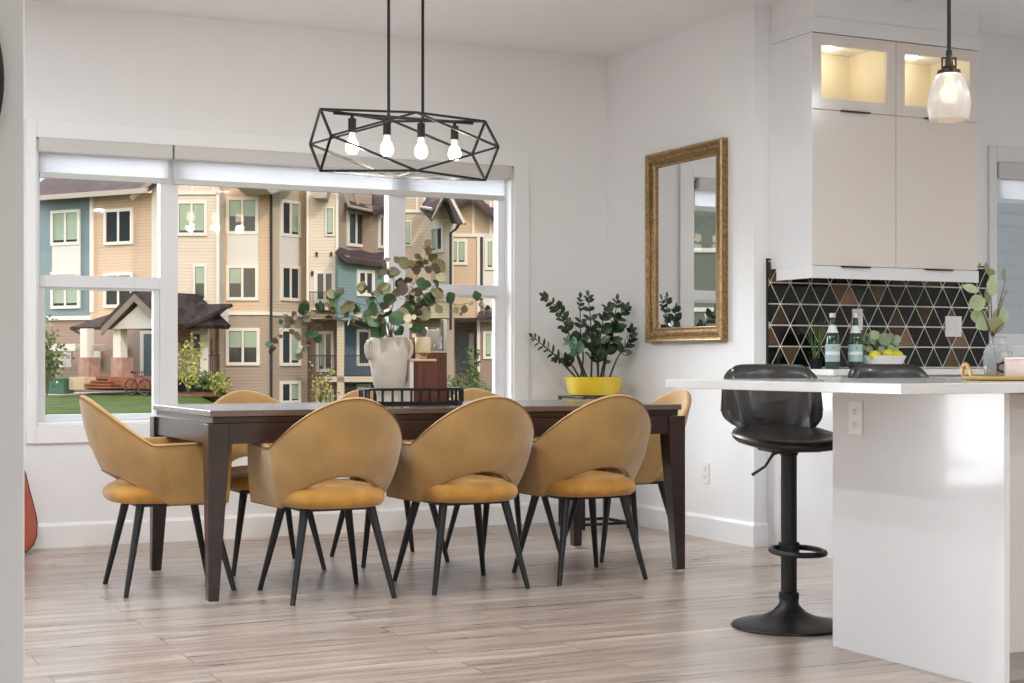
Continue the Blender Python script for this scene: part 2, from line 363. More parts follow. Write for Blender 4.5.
# roller blinds
def blind(px0,px1,label,Y=WY-.03,y_c0=None,zt=2.117,parent=None):
    x0,x1=px0,px1
    t=thing('roller_blind',label,'blind',((x0+x1)/2,WY+.02,zt),group='roller blinds over the dining window')
    c=MB(); c.box((x0,WY-.035,zt-.075),(x1,WY+.055,zt)); c.build('cassette',M['cassette'],t,smooth=False,bevel=.006,shift=t.location)
    d=MB(); d.box((x0+.012,WY+.035,zt-.172),(x1-.012,WY+.037,zt-.07)); d.build('blind_fabric',M['blind'],t,smooth=False,shift=t.location)
    e=MB(); e.box((x0+.012,WY+.028,zt-.203),(x1-.012,WY+.044,zt-.172)); e.build('bottom_rail',M['cassette'],t,smooth=False,bevel=.004,shift=t.location)
    return t
bs=onY(174,0,WY-.035).x
blind(onY(39,0,WY-.035).x,bs-.004,'short white roller blind over the left window section')
blind(bs+.004,onY(511.5,0,WY-.035).x,'long white roller blind rolled up over the two right sections')
# patio door left of the dining window (its reflection shows in the island)
pd=thing('door_1','white glazed patio door','door',(D0,WY,0)); del pd['category']; pd['kind']='structure'
f=MB()
for x0 in (D0,(D0+D1)/2-.03): 
    x1=x0+(D1-D0)/2+.03
    f.box((x0,WY+.08,0),(x0+.07,WY+.13,DZ)).box((x1-.07,WY+.08,0),(x1,WY+.13,DZ)).box((x0,WY+.08,0),(x1,WY+.13,.1)).box((x0,WY+.08,DZ-.07),(x1,WY+.13,DZ))
for a,b in (((D0-.09,CY,0),(D0,WY,DZ+.09)),((D1,CY,0),(D1+.09,WY,DZ+.09)),((D0,CY,DZ),(D1,WY,DZ+.09))): f.box(a,b)
f.build('door_frame',M['vinyl'],pd,smooth=False,shift=pd.location)
MB().box((D0+.05,WY+.1,.1),(D1-.05,WY+.104,DZ-.05)).build('glass_pane',M['glass'],pd,smooth=False,shift=pd.location)
# kitchen window
kw=thing('window_2','white kitchen window','window',(K0,KYb,KZ0)); del kw['category']; kw['kind']='structure'
f=MB(); yk=KYb-.018
for a,b in (((K0-.055,yk,KZ0-.09),(K0,KYb,KZ1+.09)),((K1,yk,KZ0-.09),(K1+.09,KYb,KZ1+.09)),((K0,yk,KZ1),(K1,KYb,KZ1+.09)),((K0,yk,KZ0-.09),(K1,KYb,KZ0))): f.box(a,b)
for a,b in (((K0,KYb+.08,KZ0),(K0+.05,KYb+.13,KZ1)),((K1-.05,KYb+.08,KZ0),(K1,KYb+.13,KZ1)),((K0,KYb+.08,KZ0),(K1,KYb+.13,KZ0+.06)),((K0,KYb+.08,KZ1-.05),(K1,KYb+.13,KZ1))): f.box(a,b)
f.build('window_frame',M['vinyl'],kw,smooth=False,bevel=.003,shift=kw.location)
MB().box((K0+.04,KYb+.1,KZ0+.05),(K1-.04,KYb+.104,KZ1-.04)).build('glass_pane',M['glass'],kw,smooth=False,shift=kw.location)
t=thing('roller_blind','white roller blind at the top of the kitchen window','blind',((K0+K1)/2,KYb,KZ1))
MB().box((K0+.005,KYb-.03,KZ1-.09),(K1-.005,KYb+.05,KZ1-.002)).build('cassette',M['cassette'],t,smooth=False,bevel=.005,shift=t.location)
MB().box((K0+.02,KYb+.02,KZ1-.2),(K1-.02,KYb+.023,KZ1-.09)).build('blind_fabric',M['blind'],t,smooth=False,shift=t.location)
# unseen rear window behind the camera, added to let sunlight fill the room
rw=thing('added_window_3','wide unseen window behind the camera, added to let light in','window',(-1.5,YB,.3)); del rw['category']; rw['kind']='structure'
f=MB()
for i in range(5): x=-1.5+8*i/4; f.box((x-.04,YB-.12,.3),(x+.04,YB-.06,2.5))
f.box((-1.5,YB-.12,.3),(6.5,YB-.06,.36)).box((-1.5,YB-.12,2.44),(6.5,YB-.06,2.5))
f.build('window_frame',M['vinyl'],rw,smooth=False,shift=rw.location)
MB().box((-1.48,YB-.1,.34),(6.48,YB-.096,2.46)).build('glass_pane',M['glass'],rw,smooth=False,shift=rw.location)
# ceiling downlights (all out of the photo's ceiling patch)
PW=20
k=0
dl=None
for (x,y) in ((-1.6,5.4),(.4,4.6),(.4,6.6),(1.9,3.1),(3.9,2.6),(2.0,.6),(4.4,.4),(-1.8,-.4),(5.2,2.2),(6.6,3.6),(6.6,1.4),(0.2,-2.4),(3.6,-2.4),(.95,5.45),(3.3,5.1)):
    t=thing('recessed_downlight','round recessed ceiling downlight','light',(x,y,CZ),group='recessed ceiling downlights') 
    MB().lathe([(.09,0),(.095,-.004),(.085,-.008),(.072,-.006)],seg=28).build('trim_ring',M['white'],t)
    MB().lathe([(.0,-.0065),(.071,-.0065),(.071,-.004)],seg=24).build('diffuser',mat('downlight_diffuser',(1,1,1,1),.5,emit=(1,.96,.92,1),es=6),t)
    L=bpy.data.lights.new('downlight_lamp','AREA'); L.shape='DISK'; L.size=.14; L.energy=PW; L.color=(.87,.95,1)
    lo=bpy.data.objects.new('downlight_lamp',L); COL.objects.link(lo); lo.parent=t; lo.location=(0,0,-.012)
# ------------------------------------------------------------------ dining table
TX0,TX1,TY0,TY1=1.565,3.786,6.015,7.06
tb=thing('dining_table','long dark espresso dining table with a glossy top and tapered square legs','table',((TX0+TX1)/2,(TY0+TY1)/2,0))
sh=tb.location
MB().box((TX0+.012,TY0+.012,.741),(TX1-.012,TY1-.012,.766)).build('tabletop',M['tabletop'],tb,smooth=False,bevel=.003,shift=sh)
MB().box((TX0+.024,TY0+.024,.714),(TX1-.024,TY1-.024,.741)).build('top_rail',M['darkwood'],tb,smooth=False,bevel=.003,shift=sh)
a=MB(); za_,zb_=.632,.714
a.box((TX0+.07,TY0+.012,za_),(TX1-.07,TY0+.037,zb_)).box((TX0+.07,TY1-.037,za_),(TX1-.07,TY1-.012,zb_)).box((TX0+.012,TY0+.07,za_),(TX0+.037,TY1-.07,zb_)).box((TX1-.037,TY0+.07,za_),(TX1-.012,TY1-.07,zb_))
a.build('apron',M['darkwood'],tb,smooth=False,shift=sh)
for sx in (0,1):
    for sy in (0,1):
        X=TX1 if sx else TX0; Y=TY1 if sy else TY0; dx=-1 if sx else 1; dy=-1 if sy else 1
        def ring(w_,z): return [(X,Y,z),(X+dx*w_,Y,z),(X+dx*w_,Y+dy*w_,z),(X,Y+dy*w_,z)]
        l=MB(); l.rings([ring(.044,.008),ring(.085,.60),ring(.085,.713)])
        l.build('leg',M['darkwood'],tb,smooth=False,bevel=.003,shift=sh)
        MB().box((min(X+dx*.006,X+dx*.038),min(Y+dy*.006,Y+dy*.038),0),(max(X+dx*.006,X+dx*.038),max(Y+dy*.006,Y+dy*.038),.009)).build('foot_pad',M['white'],tb,smooth=False,shift=sh)
# ------------------------------------------------------------------ dining chairs (built facing +Y)
def chair_shell():
    NT=72; NW=14; th=.024
    def plan(t):
        # t 0 left arm front .. 1 right arm front; returns bottom and top points
        s=abs(2*t-1); sg=-1 if t<.5 else 1     # s=1 arm front, 0 back centre
        sc=.62
        if s>sc:
            q=(s-sc)/(1-sc)   # 0 crease .. 1 front
            B=Vector((sg*(.215+.05*q),-.055+.245*q,.372+.010*q))
            Tt=Vector((sg*(.283+.004*q-.012*q*q),-.125+.325*q,.612+.010*q))
        else:
            th_=PI/2*(1-s/sc)  # 0 crease .. 90 centre
            c,n=math.cos(th_),math.sin(th_)
            B=Vector((sg*.215*(.75*max(c,0)+.25*(1-n)),-.055-.225*n,.372+.138*n**.85))
            Tt=Vector((sg*.283*(.80*max(c,0)+.20*(1-n)),-.125-.245*n,.612+.198*n**1.18))
        return B,Tt
    def P(t,w_):
        B,Tt=plan(t); p=B.lerp(Tt,w_)
        s=abs(2*t-1)
        d=Vector((p.x*.9,p.y-.05,0)); 
        if d.length>0: d.normalize()
        bul=.016*math.sin(PI*w_)*(1 if s<.62 else .3)
        return p+d*bul
    def nrm(t,w_):
        e=.004; a=P(min(t+e,1),w_)-P(max(t-e,0),w_); b=P(t,min(w_+.02,1))-P(t,max(w_-.02,0)); n=a.cross(b); n.normalize()
        if n.dot(Vector((P(t,w_).x,P(t,w_).y-.1,0)))<0: n=-n
        return n
    rings=[]
    rim=[]
    for i in range(NT+1):
        t=i/NT; out=[];inn=[]
        for j in range(NW+1):
            w_=j/NW; p=P(t,w_); n=nrm(t,w_); out.append(p); inn.append(p-n*th)
        nt_=nrm(t,1); up=(P(t,1)-P(t,.9)).normalized(); tp=P(t,1)
        cap=[tp+up*.008-nt_*.004,tp+up*.011-nt_*th*.5,tp+up*.008-nt_*(th-.004)]
        dn=(P(t,0)-P(t,.1)).normalized(); bt=P(t,0)
        capb=[bt+dn*.007-nt_*(th-.004),bt+dn*.009-nt_*th*.5,bt+dn*.007-nt_*.004]
        rings.append(out+cap+list(reversed(inn))+capb); rim.append(tp+up*.004+nt_*.0005)
    m=MB(); m.rings(rings); 
    rimb=[P(i/NT,0)+(P(i/NT,0)-P(i/NT,.1)).normalized()*.003 for i in range(NT+1)]
    return m,rim,rimb
def make_chair(label,loc,rot,group):
    t=thing('dining_chair',label,'chair',loc,rot,group)
    m,rim,rimb=chair_shell()
    sh_=m.build('backrest',M['velvet'],t,angle=60)
    q=MB(); q.tube(rim,.0024,6).tube(rimb,.0016,6); q.build('piping',M['piping'],sh_)
    # seat: plump cushion
    c=MB(); rings=[]
    prof=[(.88,.374),(.97,.378),(1.03,.392),(1.05,.408),(1.03,.428),(.95,.446),(.82,.458),(.55,.468),(.25,.472),(.02,.473)]
    for f_,z in prof:
        r=[]
        for k in range(40):
            a=2*PI*k/40; cx,cy=math.cos(a),math.sin(a); e=.62
            x=.205*math.copysign(abs(cx)**e,cx)*f_; y=-.028+.228*math.copysign(abs(cy)**e,cy)*f_
            if y<0: x*=1-.10*(y/-.28)**2
            r.append((x,y,z))
        rings.append(r)
    c.rings(rings); c.build('seat',M['seatvelvet'],t,angle=80)
    fr=MB(); fr.box((-.155,-.165,.360),(.155,-.14,.375)).box((-.155,.14,.360),(.155,.165,.375)).box((-.155,-.165,.360),(-.13,.165,.375)).box((.13,-.165,.360),(.155,.165,.375)); fr.build('seat_frame',M['legmetal'],t,smooth=False)
    for sx in (-1,1):
        for sy in (-1,1):
            l=MB(); l.tube([(sx*.142,-.005+sy*.145,.368),(sx*.215,sy*.225,.0)],[.0185,.0105],12); l.build('leg',M['legmetal'],t)
    return t
NG='mustard chairs on the near side of the table'; FG='mustard chairs on the window side of the table'
ch=make_chair('mustard velvet chair backed to the camera, first from the left end of the table',(2.07,6.06,0),0,NG)
dup(ch,(2.675,6.06,0),0,'mustard velvet chair backed to the camera, middle of the near side of the table',NG)
dup(ch,(3.265,6.08,0),0,'mustard velvet chair backed to the camera beside the right table leg',NG)
dup(ch,(1.53,6.54,0),-PI/2,'mustard velvet chair at the left head of the table, seen from its side','mustard chairs at the heads of the table')
dup(ch,(3.81,6.66,0),PI/2,'mustard velvet chair at the right head of the table by the mirror wall','mustard chairs at the heads of the table')
dup(ch,(2.09,6.995,0),PI,'mustard velvet chair across the table, behind the bare left part of the tabletop',FG)
dup(ch,(2.71,6.995,0),PI,'mustard velvet chair across the table, behind the vase and tray',FG)
dup(ch,(3.32,6.995,0),PI,'mustard velvet chair across the table, just right of the wooden candle holders',FG)
# ------------------------------------------------------------------ centrepiece
TZ=.7662
trc=Vector((onY(408,0,6.54).x,6.50,TZ))
t=thing('gallery_tray','black metal gallery tray with open slatted rim on the dining table','tray',trc)
hx,hy,rr=.224,.15,.10
def stad(hx,hy,rr,z,n=10):
    o=[]
    for cx,cy,a0 in ((hx-rr,hy-rr,0),(-hx+rr,hy-rr,PI/2),(-hx+rr,-hy+rr,PI),(hx-rr,-hy+rr,3*PI/2)):
        for i in range(n+1): a=a0+PI/2*i/n; o.append(Vector((cx+rr*math.cos(a),cy+rr*math.sin(a),z)))
    return o
MB().rings([stad(hx,hy,rr,.0),stad(hx,hy,rr,.012)]).build('tray_base',M['blackmetal'],t,smooth=False)
b=MB(); b.tube(stad(hx,hy,rr,.072),.006,6,closed=True).tube(stad(hx,hy,rr,.014),.005,6,closed=True); b.build('rim_rail',M['blackmetal'],t)
pts=stad(hx,hy,rr,0,12); 
per=[0]
for i in range(len(pts)): per.append(per[-1]+(pts[(i+1)%len(pts)]-pts[i]).length)
n=30
for k in range(n):
    s=per[-1]*k/n
    for i in range(len(pts)):
        if per[i]<=s<per[i+1]:
            q=pts[i].lerp(pts[(i+1)%len(pts)],(s-per[i])/(per[i+1]-per[i])); break
    MB().tube([q+Vector((0,0,.012)),q+Vector((0,0,.072))],.006,sq=True).build('rim_slat',M['blackmetal'],t,smooth=False)
# vase
vc=Vector((onY(389,0,6.5).x,6.5,TZ+.0125))
t=thing('ceramic_vase','off white ceramic urn vase with two lug handles on the black tray','vase',vc)
vp=[(.052,0),(.056,.004),(.053,.022),(.058,.042),(.071,.085),(.081,.135),(.087,.20),(.087,.285),(.083,.298),(.079,.298),(.080,.25),(.076,.17),(.05,.06)]
sv=.292/.298
MB().lathe([(r,z*sv) for r,z in vp],seg=40).build('vase_body',M['ceramic'],t)
for sx in (-1,1):
    h=MB(); h.tube([(sx*.080,0,.276),(sx*.097,0,.271),(sx*.105,0,.254),(sx*.104,0,.224),(sx*.097,0,.205),(sx*.080,0,.196)],[.012,.013,.014,.014,.013,.011],10); h.build('handle',M['ceramic'],t)
# eucalyptus in the vase
def dirs(px,py,Y): return onY(px,py,Y)
et=thing('eucalyptus_branches','loose branches of round leaved eucalyptus spreading from the off white vase','branches',vc+Vector((0,0,.05)))
def C5(x,y): return 270+x/3.795, 230+y/3.795
root=vc+Vector((0,0,.06)); mouth=vc+Vector((0,0,.30))
br=[ # control points in the photo crop, depth offset, leaves (x,y,size,kind)
 ([(380,345),(300,325),(190,300),(110,325),(62,362)],-.10,[(128,300,24,'a'),(95,340,22,'c'),(190,295,22,'a'),(66,362,14,'c'),(235,292,20,'b'),(300,345,18,'a'),(140,340,15,'c'),(160,320,14,'b')]),
 ([(370,360),(300,330),(200,345),(160,390),(112,450)],-.04,[(163,397,24,'a'),(113,455,20,'b'),(105,405,18,'c'),(185,370,16,'c'),(145,430,10,'c'),(225,330,16,'a')]),
 ([(350,370),(240,330),(100,330),(30,395),(6,452)],.06,[(8,455,18,'a'),(20,420,12,'c'),(60,330,12,'c'),(130,350,12,'c')]),
 ([(430,350),(380,290),(300,270),(245,245)],.05,[(245,258,26,'a'),(300,290,24,'b'),(268,235,16,'c'),(325,300,20,'a'),(280,300,17,'b')]),
 ([(440,350),(420,290),(385,240),(350,205)],-.06,[(350,218,22,'b'),(390,300,30,'a'),(430,222,26,'b'),(385,265,20,'a'),(395,240,14,'c')]),
 ([(450,350),(470,270),(470,190),(440,135),(430,120)],.04,[(435,132,17,'c'),(432,158,16,'c'),(470,165,28,'g'),(490,200,22,'c'),(500,228,24,'c'),(455,268,30,'a')]),
 ([(460,350),(520,270),(560,170),(590,100),(600,55)],-.02,[(600,80,34,'b'),(507,124,24,'b'),(575,124,22,'b'),(640,135,28,'b'),(555,150,22,'c'),(600,50,16,'c'),(560,100,12,'c'),(525,190,18,'c'),(600,150,16,'c')]),
 ([(460,360),(540,300),(610,230),(650,170)],.07,[(650,180,22,'b'),(575,200,22,'a'),(620,215,18,'b'),(605,262,30,'a'),(560,235,20,'c'),(635,240,26,'b')]),
 ([(470,360),(560,310),(640,270),(720,285),(790,268),(825,290)],-.03,[(685,258,24,'a'),(785,250,18,'a'),(706,304,14,'b'),(738,300,15,'b'),(800,285,13,'b'),(825,296,12,'c'),(640,300,17,'b')]),
 ([(450,380),(440,330),(445,310)],-.12,[(412,372,40,'g'),(440,322,30,'g'),(480,335,32,'g'),(365,335,20,'g')]),
 ([(460,380),(510,350),(560,350)],-.10,[(490,382,24,'g'),(553,370,26,'a'),(520,300,22,'g'),(590,325,22,'b'),(540,330,20,'a'),(500,345,16,'c')]),
 ([(470,380),(500,300),(530,230),(540,180)],.10,[(545,295,26,'a'),(530,255,20,'c'),(480,240,18,'c'),(600,295,24,'a'),(570,270,18,'b')]),
]
KM={'a':'euca','b':'eucb','c':'eucc','g':'euca'}
LM=[M['euca'],M['eucb'],M['eucc']]; KI={'a':0,'g':0,'b':1,'c':2}
for cps,dy,lv in br:
    path=[root+Vector((random.uniform(-.02,.02),random.uniform(-.02,.02),0)),mouth+Vector(((cps[0][0]-440)/3.795*.0046*.25,dy*.25,-.0))]
    for i,(x,y) in enumerate(cps):
        px,py=C5(x,y); path.append(onY(px,py,6.5+dy*(.4+.6*i/len(cps))))
    s=MB(); nn=len(path); s.tube(path,[.0032-.0022*i/(nn-1) for i in range(nn)],6)
    lf=MB()
    lv=lv+[(x+random.uniform(-26,26),y+random.uniform(-24,24),sz*random.uniform(.45,.8),random.choice((kd,'a','b','c'))) for (x,y,sz,kd) in lv for _ in range(2 if sz>=20 else 1)]
    for (x,y,sz,kd) in lv:
        px,py=C5(x,y); c=onY(px,py,6.5+dy+random.uniform(-.02,.02)); 
        # nearest point on stem
        best=min((path[i].lerp(path[i+1],u/8) for i in range(2,nn-1) for u in range(9)),key=lambda p:(p-c).length) if nn>3 else path[-1]
        s.tube([best,best.lerp(c,.6)],[.0012,.0009],5)
        d=(c-best); 
        if d.length<.008: d=Vector((random.uniform(-1,1),0,random.uniform(-.3,1)))
        d.normalize(); d=(d+Vector((random.uniform(-.3,.3),random.uniform(-.3,.3),random.uniform(-.3,.3)))).normalized()
        R_=sz/3.795*6.8/1538*1.12
        nv=Vector((-.45+random.uniform(-.55,.55),-1,random.uniform(-.5,.7)))
        lf.mi=KI[kd]; lf.leaf(c-d*R_,d,nv,R_*2.05,R_*1.75,.14,8)
    so=s.build('branch',M['stem'],et,shift=et.location); lf.build('leaves',LM,so,shift=et.location,angle=60)
fl_=MB()
for (x,y,r) in ((520,335,20),(545,330,12),(530,362,11),(330,390,0),(545,400,10)):
    if r:
        px,py=C5(x,y); c=onY(px,py,6.36)
        for k in range(9):
            a=2*PI*k/9; d=Vector((math.cos(a),-.4,math.sin(a))); fl_.leaf(c,d,(-.3,-1,.2),r/3.795*.0044,r/3.795*.003,.3,4)
        fl_.ball(c,r/3.795*.0015,8)
px,py=C5(520,335); fl_.tube([mouth,onY(px,py,6.37)],.0015,5)
fl_.build('blossom',M['flower'],et,shift=et.location)
# wooden candle holders
def bxat(px0,px1,py0,py1,Y0,dep):
    a=onY(px0,py1,Y0); b=onY(px1,py0,Y0); return (a.x,Y0,a.z),(b.x,Y0+dep,b.z)
hb=TZ+.0125
x0=onY(413.5,0,6.44).x; x1=onY(437,0,6.44).x
t=thing('wooden_candle_holder','lower mahogany block candle holder with a pale maple ledge and ivory candle cup','candle holder',((x0+x1)/2,6.47,hb))
ztop=onY(420,361.5,6.44).z
MB().box((x0,6.44,hb),(x1,6.52,ztop)).build('block',M['redwood'],t,smooth=False,bevel=.002,shift=t.location)
MB().box((x0-.018,6.436,hb),(x0-.001,6.524,ztop)).build('side_strip',M['candlew'],t,smooth=False,bevel=.001,shift=t.location)
MB().box((x0-.02,6.432,ztop),(x1-.004,6.524,ztop+.012)).build('ledge',M['lightwood'],t,smooth=False,bevel=.003,shift=t.location)
cc=Vector((onY(423.5,0,6.47).x,6.478,ztop+.0122))
t=thing('ivory_candle','squat ivory pillar candle in a footed cup on the maple ledge','candle',cc)
MB().lathe([(.018,0),(.02,.002),(.008,.006),(.007,.014),(.022,.020),(.034,.024),(.035,.028)],seg=24).build('candle_cup',M['gold'],t)
MB().lathe([(.034,.028),(.035,.03),(.0355,.095),(.034,.098),(.0,.096)],seg=28).build('wax',M['candle'],t)
MB().tube([(0,0,.095),(.001,0,.106)],.001,5).build('wick',M['blackmetal'],t)
x0=onY(427,0,6.53).x; x1=onY(447,0,6.53).x; zt2=onY(437,351.5,6.53).z
t=thing('wooden_candle_holder','taller mahogany block candle holder behind the maple ledge','candle holder',((x0+x1)/2,6.57,hb))
MB().box((x0,6.53,hb),(x1,6.61,zt2-.006)).build('block',M['redwood'],t,smooth=False,bevel=.002,shift=t.location)
MB().box((x0-.003,6.527,zt2-.006),(x1+.004,6.614,zt2)).build('ledge',M['lightwood'],t,smooth=False,bevel=.002,shift=t.location)
xs=onY(409,0,6.56).x
t=thing('wooden_candle_holder','thin upright mahogany candle holder plank right behind the vase','candle holder',(xs+.01,6.57,hb))
xs+=.009
MB().box((xs-.006,6.54,hb),(xs+.016,6.60,onY(410,341,6.56).z)).build('plank',M['redwood'],t,smooth=False,bevel=.002,shift=t.location)
cc=Vector(((x0+x1)/2-.001,6.57,zt2+.0003))
t=thing('white_candle','white candle inside a clear glass hurricane on the taller wooden block','candle',cc)
MB().lathe([(.036,0),(.037,.02),(.04,.05),(.041,.09),(.036,.112),(.034,.112),(.039,.09),(.038,.05),(.034,.003)],seg=28).build('glass_hurricane',M['clear'],t)
MB().lathe([(.03,.004),(.031,.006),(.032,.008),(.032,.035)],seg=20).build('tea_light_cup',M['chrome'],t)
MB().lathe([(.0315,.036),(.033,.04),(.033,.098),(.03,.101),(0,.1)],seg=24).build('wax',M['candlew'],t)
# ------------------------------------------------------------------ chandelier
cx0,cx1,cy,cz=2.201,3.006,6.52,1.946
t=thing('linear_chandelier','black open cage chandelier with four lit bulbs over the dining table','chandelier',((cx0+cx1)/2,cy,CZ))
cm=(cx0+cx1)/2; hd,hh=.145,.137
Lp={'T':(cx0,cy,cz+hh),'B':(cx0,cy,cz-hh),'F':(cx0,cy-hd,cz),'R':(cx0,cy+hd,cz)}
Rp={k:(cx1,v[1],v[2]) for k,v in Lp.items()}
Mp={'TF':(cm,cy-.14,cz+.13),'TR':(cm,cy+.14,cz+.13),'BF':(cm,cy-.14,cz-.13),'BR':(cm,cy+.14,cz-.13)}
c=MB()
def bar(m,a,b,r=.0068): m.tube([a,b],r,sq=True)
for E_ in (Lp,Rp):
    for a,b in (('T','F'),('F','B'),('B','R'),('R','T')): bar(c,E_[a],E_[b])
    for a,b in (('T','TF'),('T','TR'),('F','TF'),('F','BF'),('B','BF'),('B','BR'),('R','BR'),('R','TR')): bar(c,E_[a],Mp[b])
c.build('cage',M['blackmetal'],t,smooth=False,shift=t.location)
zb2=cz+.118
MB().box((cm-.34,cy-.008,zb2),(cm+.34,cy+.008,zb2+.012)).build('lamp_bar',M['blackmetal'],t,smooth=False,shift=t.location)
for x in (2.53-.005,2.692):
    MB().tube([(x,cy,zb2+.01),(x,cy,CZ-.02)],.0068,10).build('rod',M['blackmetal'],t,shift=t.location)
MB().box((2.44,cy-.06,CZ-.022),(2.78,cy+.06,CZ)).build('canopy_plate',M['blackmetal'],t,smooth=False,shift=t.location)
for i in range(4):
    x=2.350+.167*i
    so=MB().lathe([(.008,0),(.008,-.012),(.018,-.013),(.018,-.075),(.014,-.076)],(x,cy,zb2),seg=18).build('lamp_socket',M['blackmetal'],t,shift=t.location)
    MB().lathe([(.013,-.076),(.014,-.09),(.018,-.108)],(x,cy,zb2),seg=18).build('bulb_neck',M['bulbneck'],so,shift=t.location)
    L=bpy.data.lights.new('bulb_lamp','POINT'); L.energy=4; L.color=(1,.93,.85); L.shadow_soft_size=.03
    lo=bpy.data.objects.new('bulb_lamp',L); COL.objects.link(lo); lo.parent=t; lo.location=Vector((x,cy,zb2-.21))-t.location
    MB().lathe([(.018,-.108),(.026,-.122),(.030,-.14),(.028,-.156),(.018,-.169),(.0,-.173)],(x,cy,zb2),seg=20).build('bulb',M['bulb'],so,shift=t.location)
# ------------------------------------------------------------------ mirror
MX=WX-.042; my0,my1=onX(721.5,0,MX).y,onX(645,0,MX).y; mz0,mz1=onX(645.6,342.6,MX).z,onX(645,155.3,MX).z
t=thing('wall_mirror','tall mirror in an ornate antique gold frame on the white wall','mirror',(WX,(my0+my1)/2,mz0))
fw=.085
def fr_ring(off,d): # rectangle offset inward, at distance d from wall
    return [(WX-d,my0+off,mz0+off),(WX-d,my1-off,mz0+off),(WX-d,my1-off,mz1-off),(WX-d,my0+off,mz1-off)]
m=MB()
prof=[(0,.001),(0,.038),(.006,.046),(.02,.044),(.03,.036),(.05,.03),(.066,.028),(.074,.022),(.082,.018),(fw,.010)]
R=[[m.bm.verts.new(p) for p in fr_ring(o,d)] for o,d in prof]
for a_,b_ in zip(R,R[1:]):
    for i in range(4): j=(i+1)%4; m.face([a_[i],a_[j],b_[j],b_[i]])
m.build('frame',M['goldframe'],t,smooth=False,shift=t.location)
m=MB()
for k in range(96):
    u=(k+.5)/96; z=mz0+.02+(mz1-mz0-.04)*u
    for y in (my0+.041,my1-.041): m.ball((WX-.034,y,z),.0085,6,(.7,1.7,.55))
for k in range(68):
    u=(k+.5)/68; y=my0+.03+(my1-my0-.06)*u
    for z in (mz0+.041,mz1-.041): m.ball((WX-.034,y,z),.0085,6,(.7,.55,1.7))
m.build('frame_ornament',M['goldframe'],t,shift=t.location,kind='stuff')
m=MB()
for off,r in ((.008,.007),(.078,.004)):
    d=.04 if off<.05 else .023
    q=[Vector(p) for p in fr_ring(off,d)]
    for i in range(4): m.tube([q[i],q[(i+1)%4]],r,8)
m.build('frame_bead',M['goldedge'],t,shift=t.location)
MB().box((WX-.012,my0+fw-.01,mz0+fw-.01),(WX-.002,my1-fw+.01,mz1-fw+.01)).build('mirror_glass',M['mirror'],t,smooth=False,shift=t.location)
# ------------------------------------------------------------------ outlets
def plate(name,label,cat,c,axis,w_=.07,h=.114,kind='outlet',rock=1):
    t=thing(name,label,cat,c)
    def B(u0,u1,z0,z1,d0,d1):
        if axis=='X': return (-d1,u0,z0),(-d0,u1,z1)
        return (u0,-d1,z0),(u1,-d0,z1)
    MB().box(*B(-w_/2,w_/2,-h/2,h/2,0,.006)).build('cover_plate',M['white'],t,smooth=False,bevel=.002)
    if kind=='outlet':
        m=MB()
        for z in (-.022,.022):
            m.box(*B(-.016,.016,z-.014,z+.014,.006,.008))
        m.build('socket_face',M['white'],t,smooth=False)
        m=MB()
        for z in (-.022,.022):
            for u in (-.007,.007): m.box(*B(u-.0012,u+.0012,z-.002,z+.008,.008,.0085))
            m.box(*B(-.0025,.0025,z-.010,z-.006,.008,.0085))
        m.build('slots',M['slot'],t,smooth=False)
    else:
        for i in range(rock):
            u=(i-(rock-1)/2)*.046
            MB().box(*B(u-.017,u+.017,-.034,.034,.006,.010)).build('rocker',M['white'],t,smooth=False,bevel=.002)
    return t
o_=onX(706,473,WX); plate('wall_outlet','white wall outlet low on the wall below the mirror','outlet',o_,'X')
# ------------------------------------------------------------------ potted zz plant on metal stand
pc=Vector((4.335,7.88,.765))
t=thing('plant_stand','black metal plant stand with thin square legs in the corner','stand',(pc.x,pc.y,0))
MB().box((-.16,-.15,.748),(.16,.15,.763)).build('stand_top',M['darkwood'],t,smooth=False,bevel=.003)
for sx in (-1,1):
    for sy in (-1,1): MB().box((sx*.150-.009,sy*.14-.009,0),(sx*.150+.009,sy*.14+.009,.748)).build('leg',M['blackmetal'],t,smooth=False)
m=MB(); 
for sy in (-1,1): m.box((-.15,sy*.14-.008,.02),(.15,sy*.14+.008,.036))
for sx in (-1,1): m.box((sx*.15-.008,-.14,.02),(sx*.15+.008,.14,.036))
m.build('stretcher',M['blackmetal'],t,smooth=False)
t=thing('potted_plant','dark green glossy leaved plant in a wide low yellow pot by the corner','plant',pc)
MB().lathe([(r_*.94,z_) for r_,z_ in [(.150,0),(.157,.004),(.172,.045),(.178,.088),(.181,.098),(.182,.107),(.176,.109),(.172,.1),(.165,.06),(.1,.05)]],seg=48).build('pot',M['yellowpot'],t)
MB().lathe([(.155,.084),(.157,.088),(.0,.09)],seg=32).build('soil',M['soil'],t)
def Z6(x,y): return 520+x/5.464, 280+y/5.464
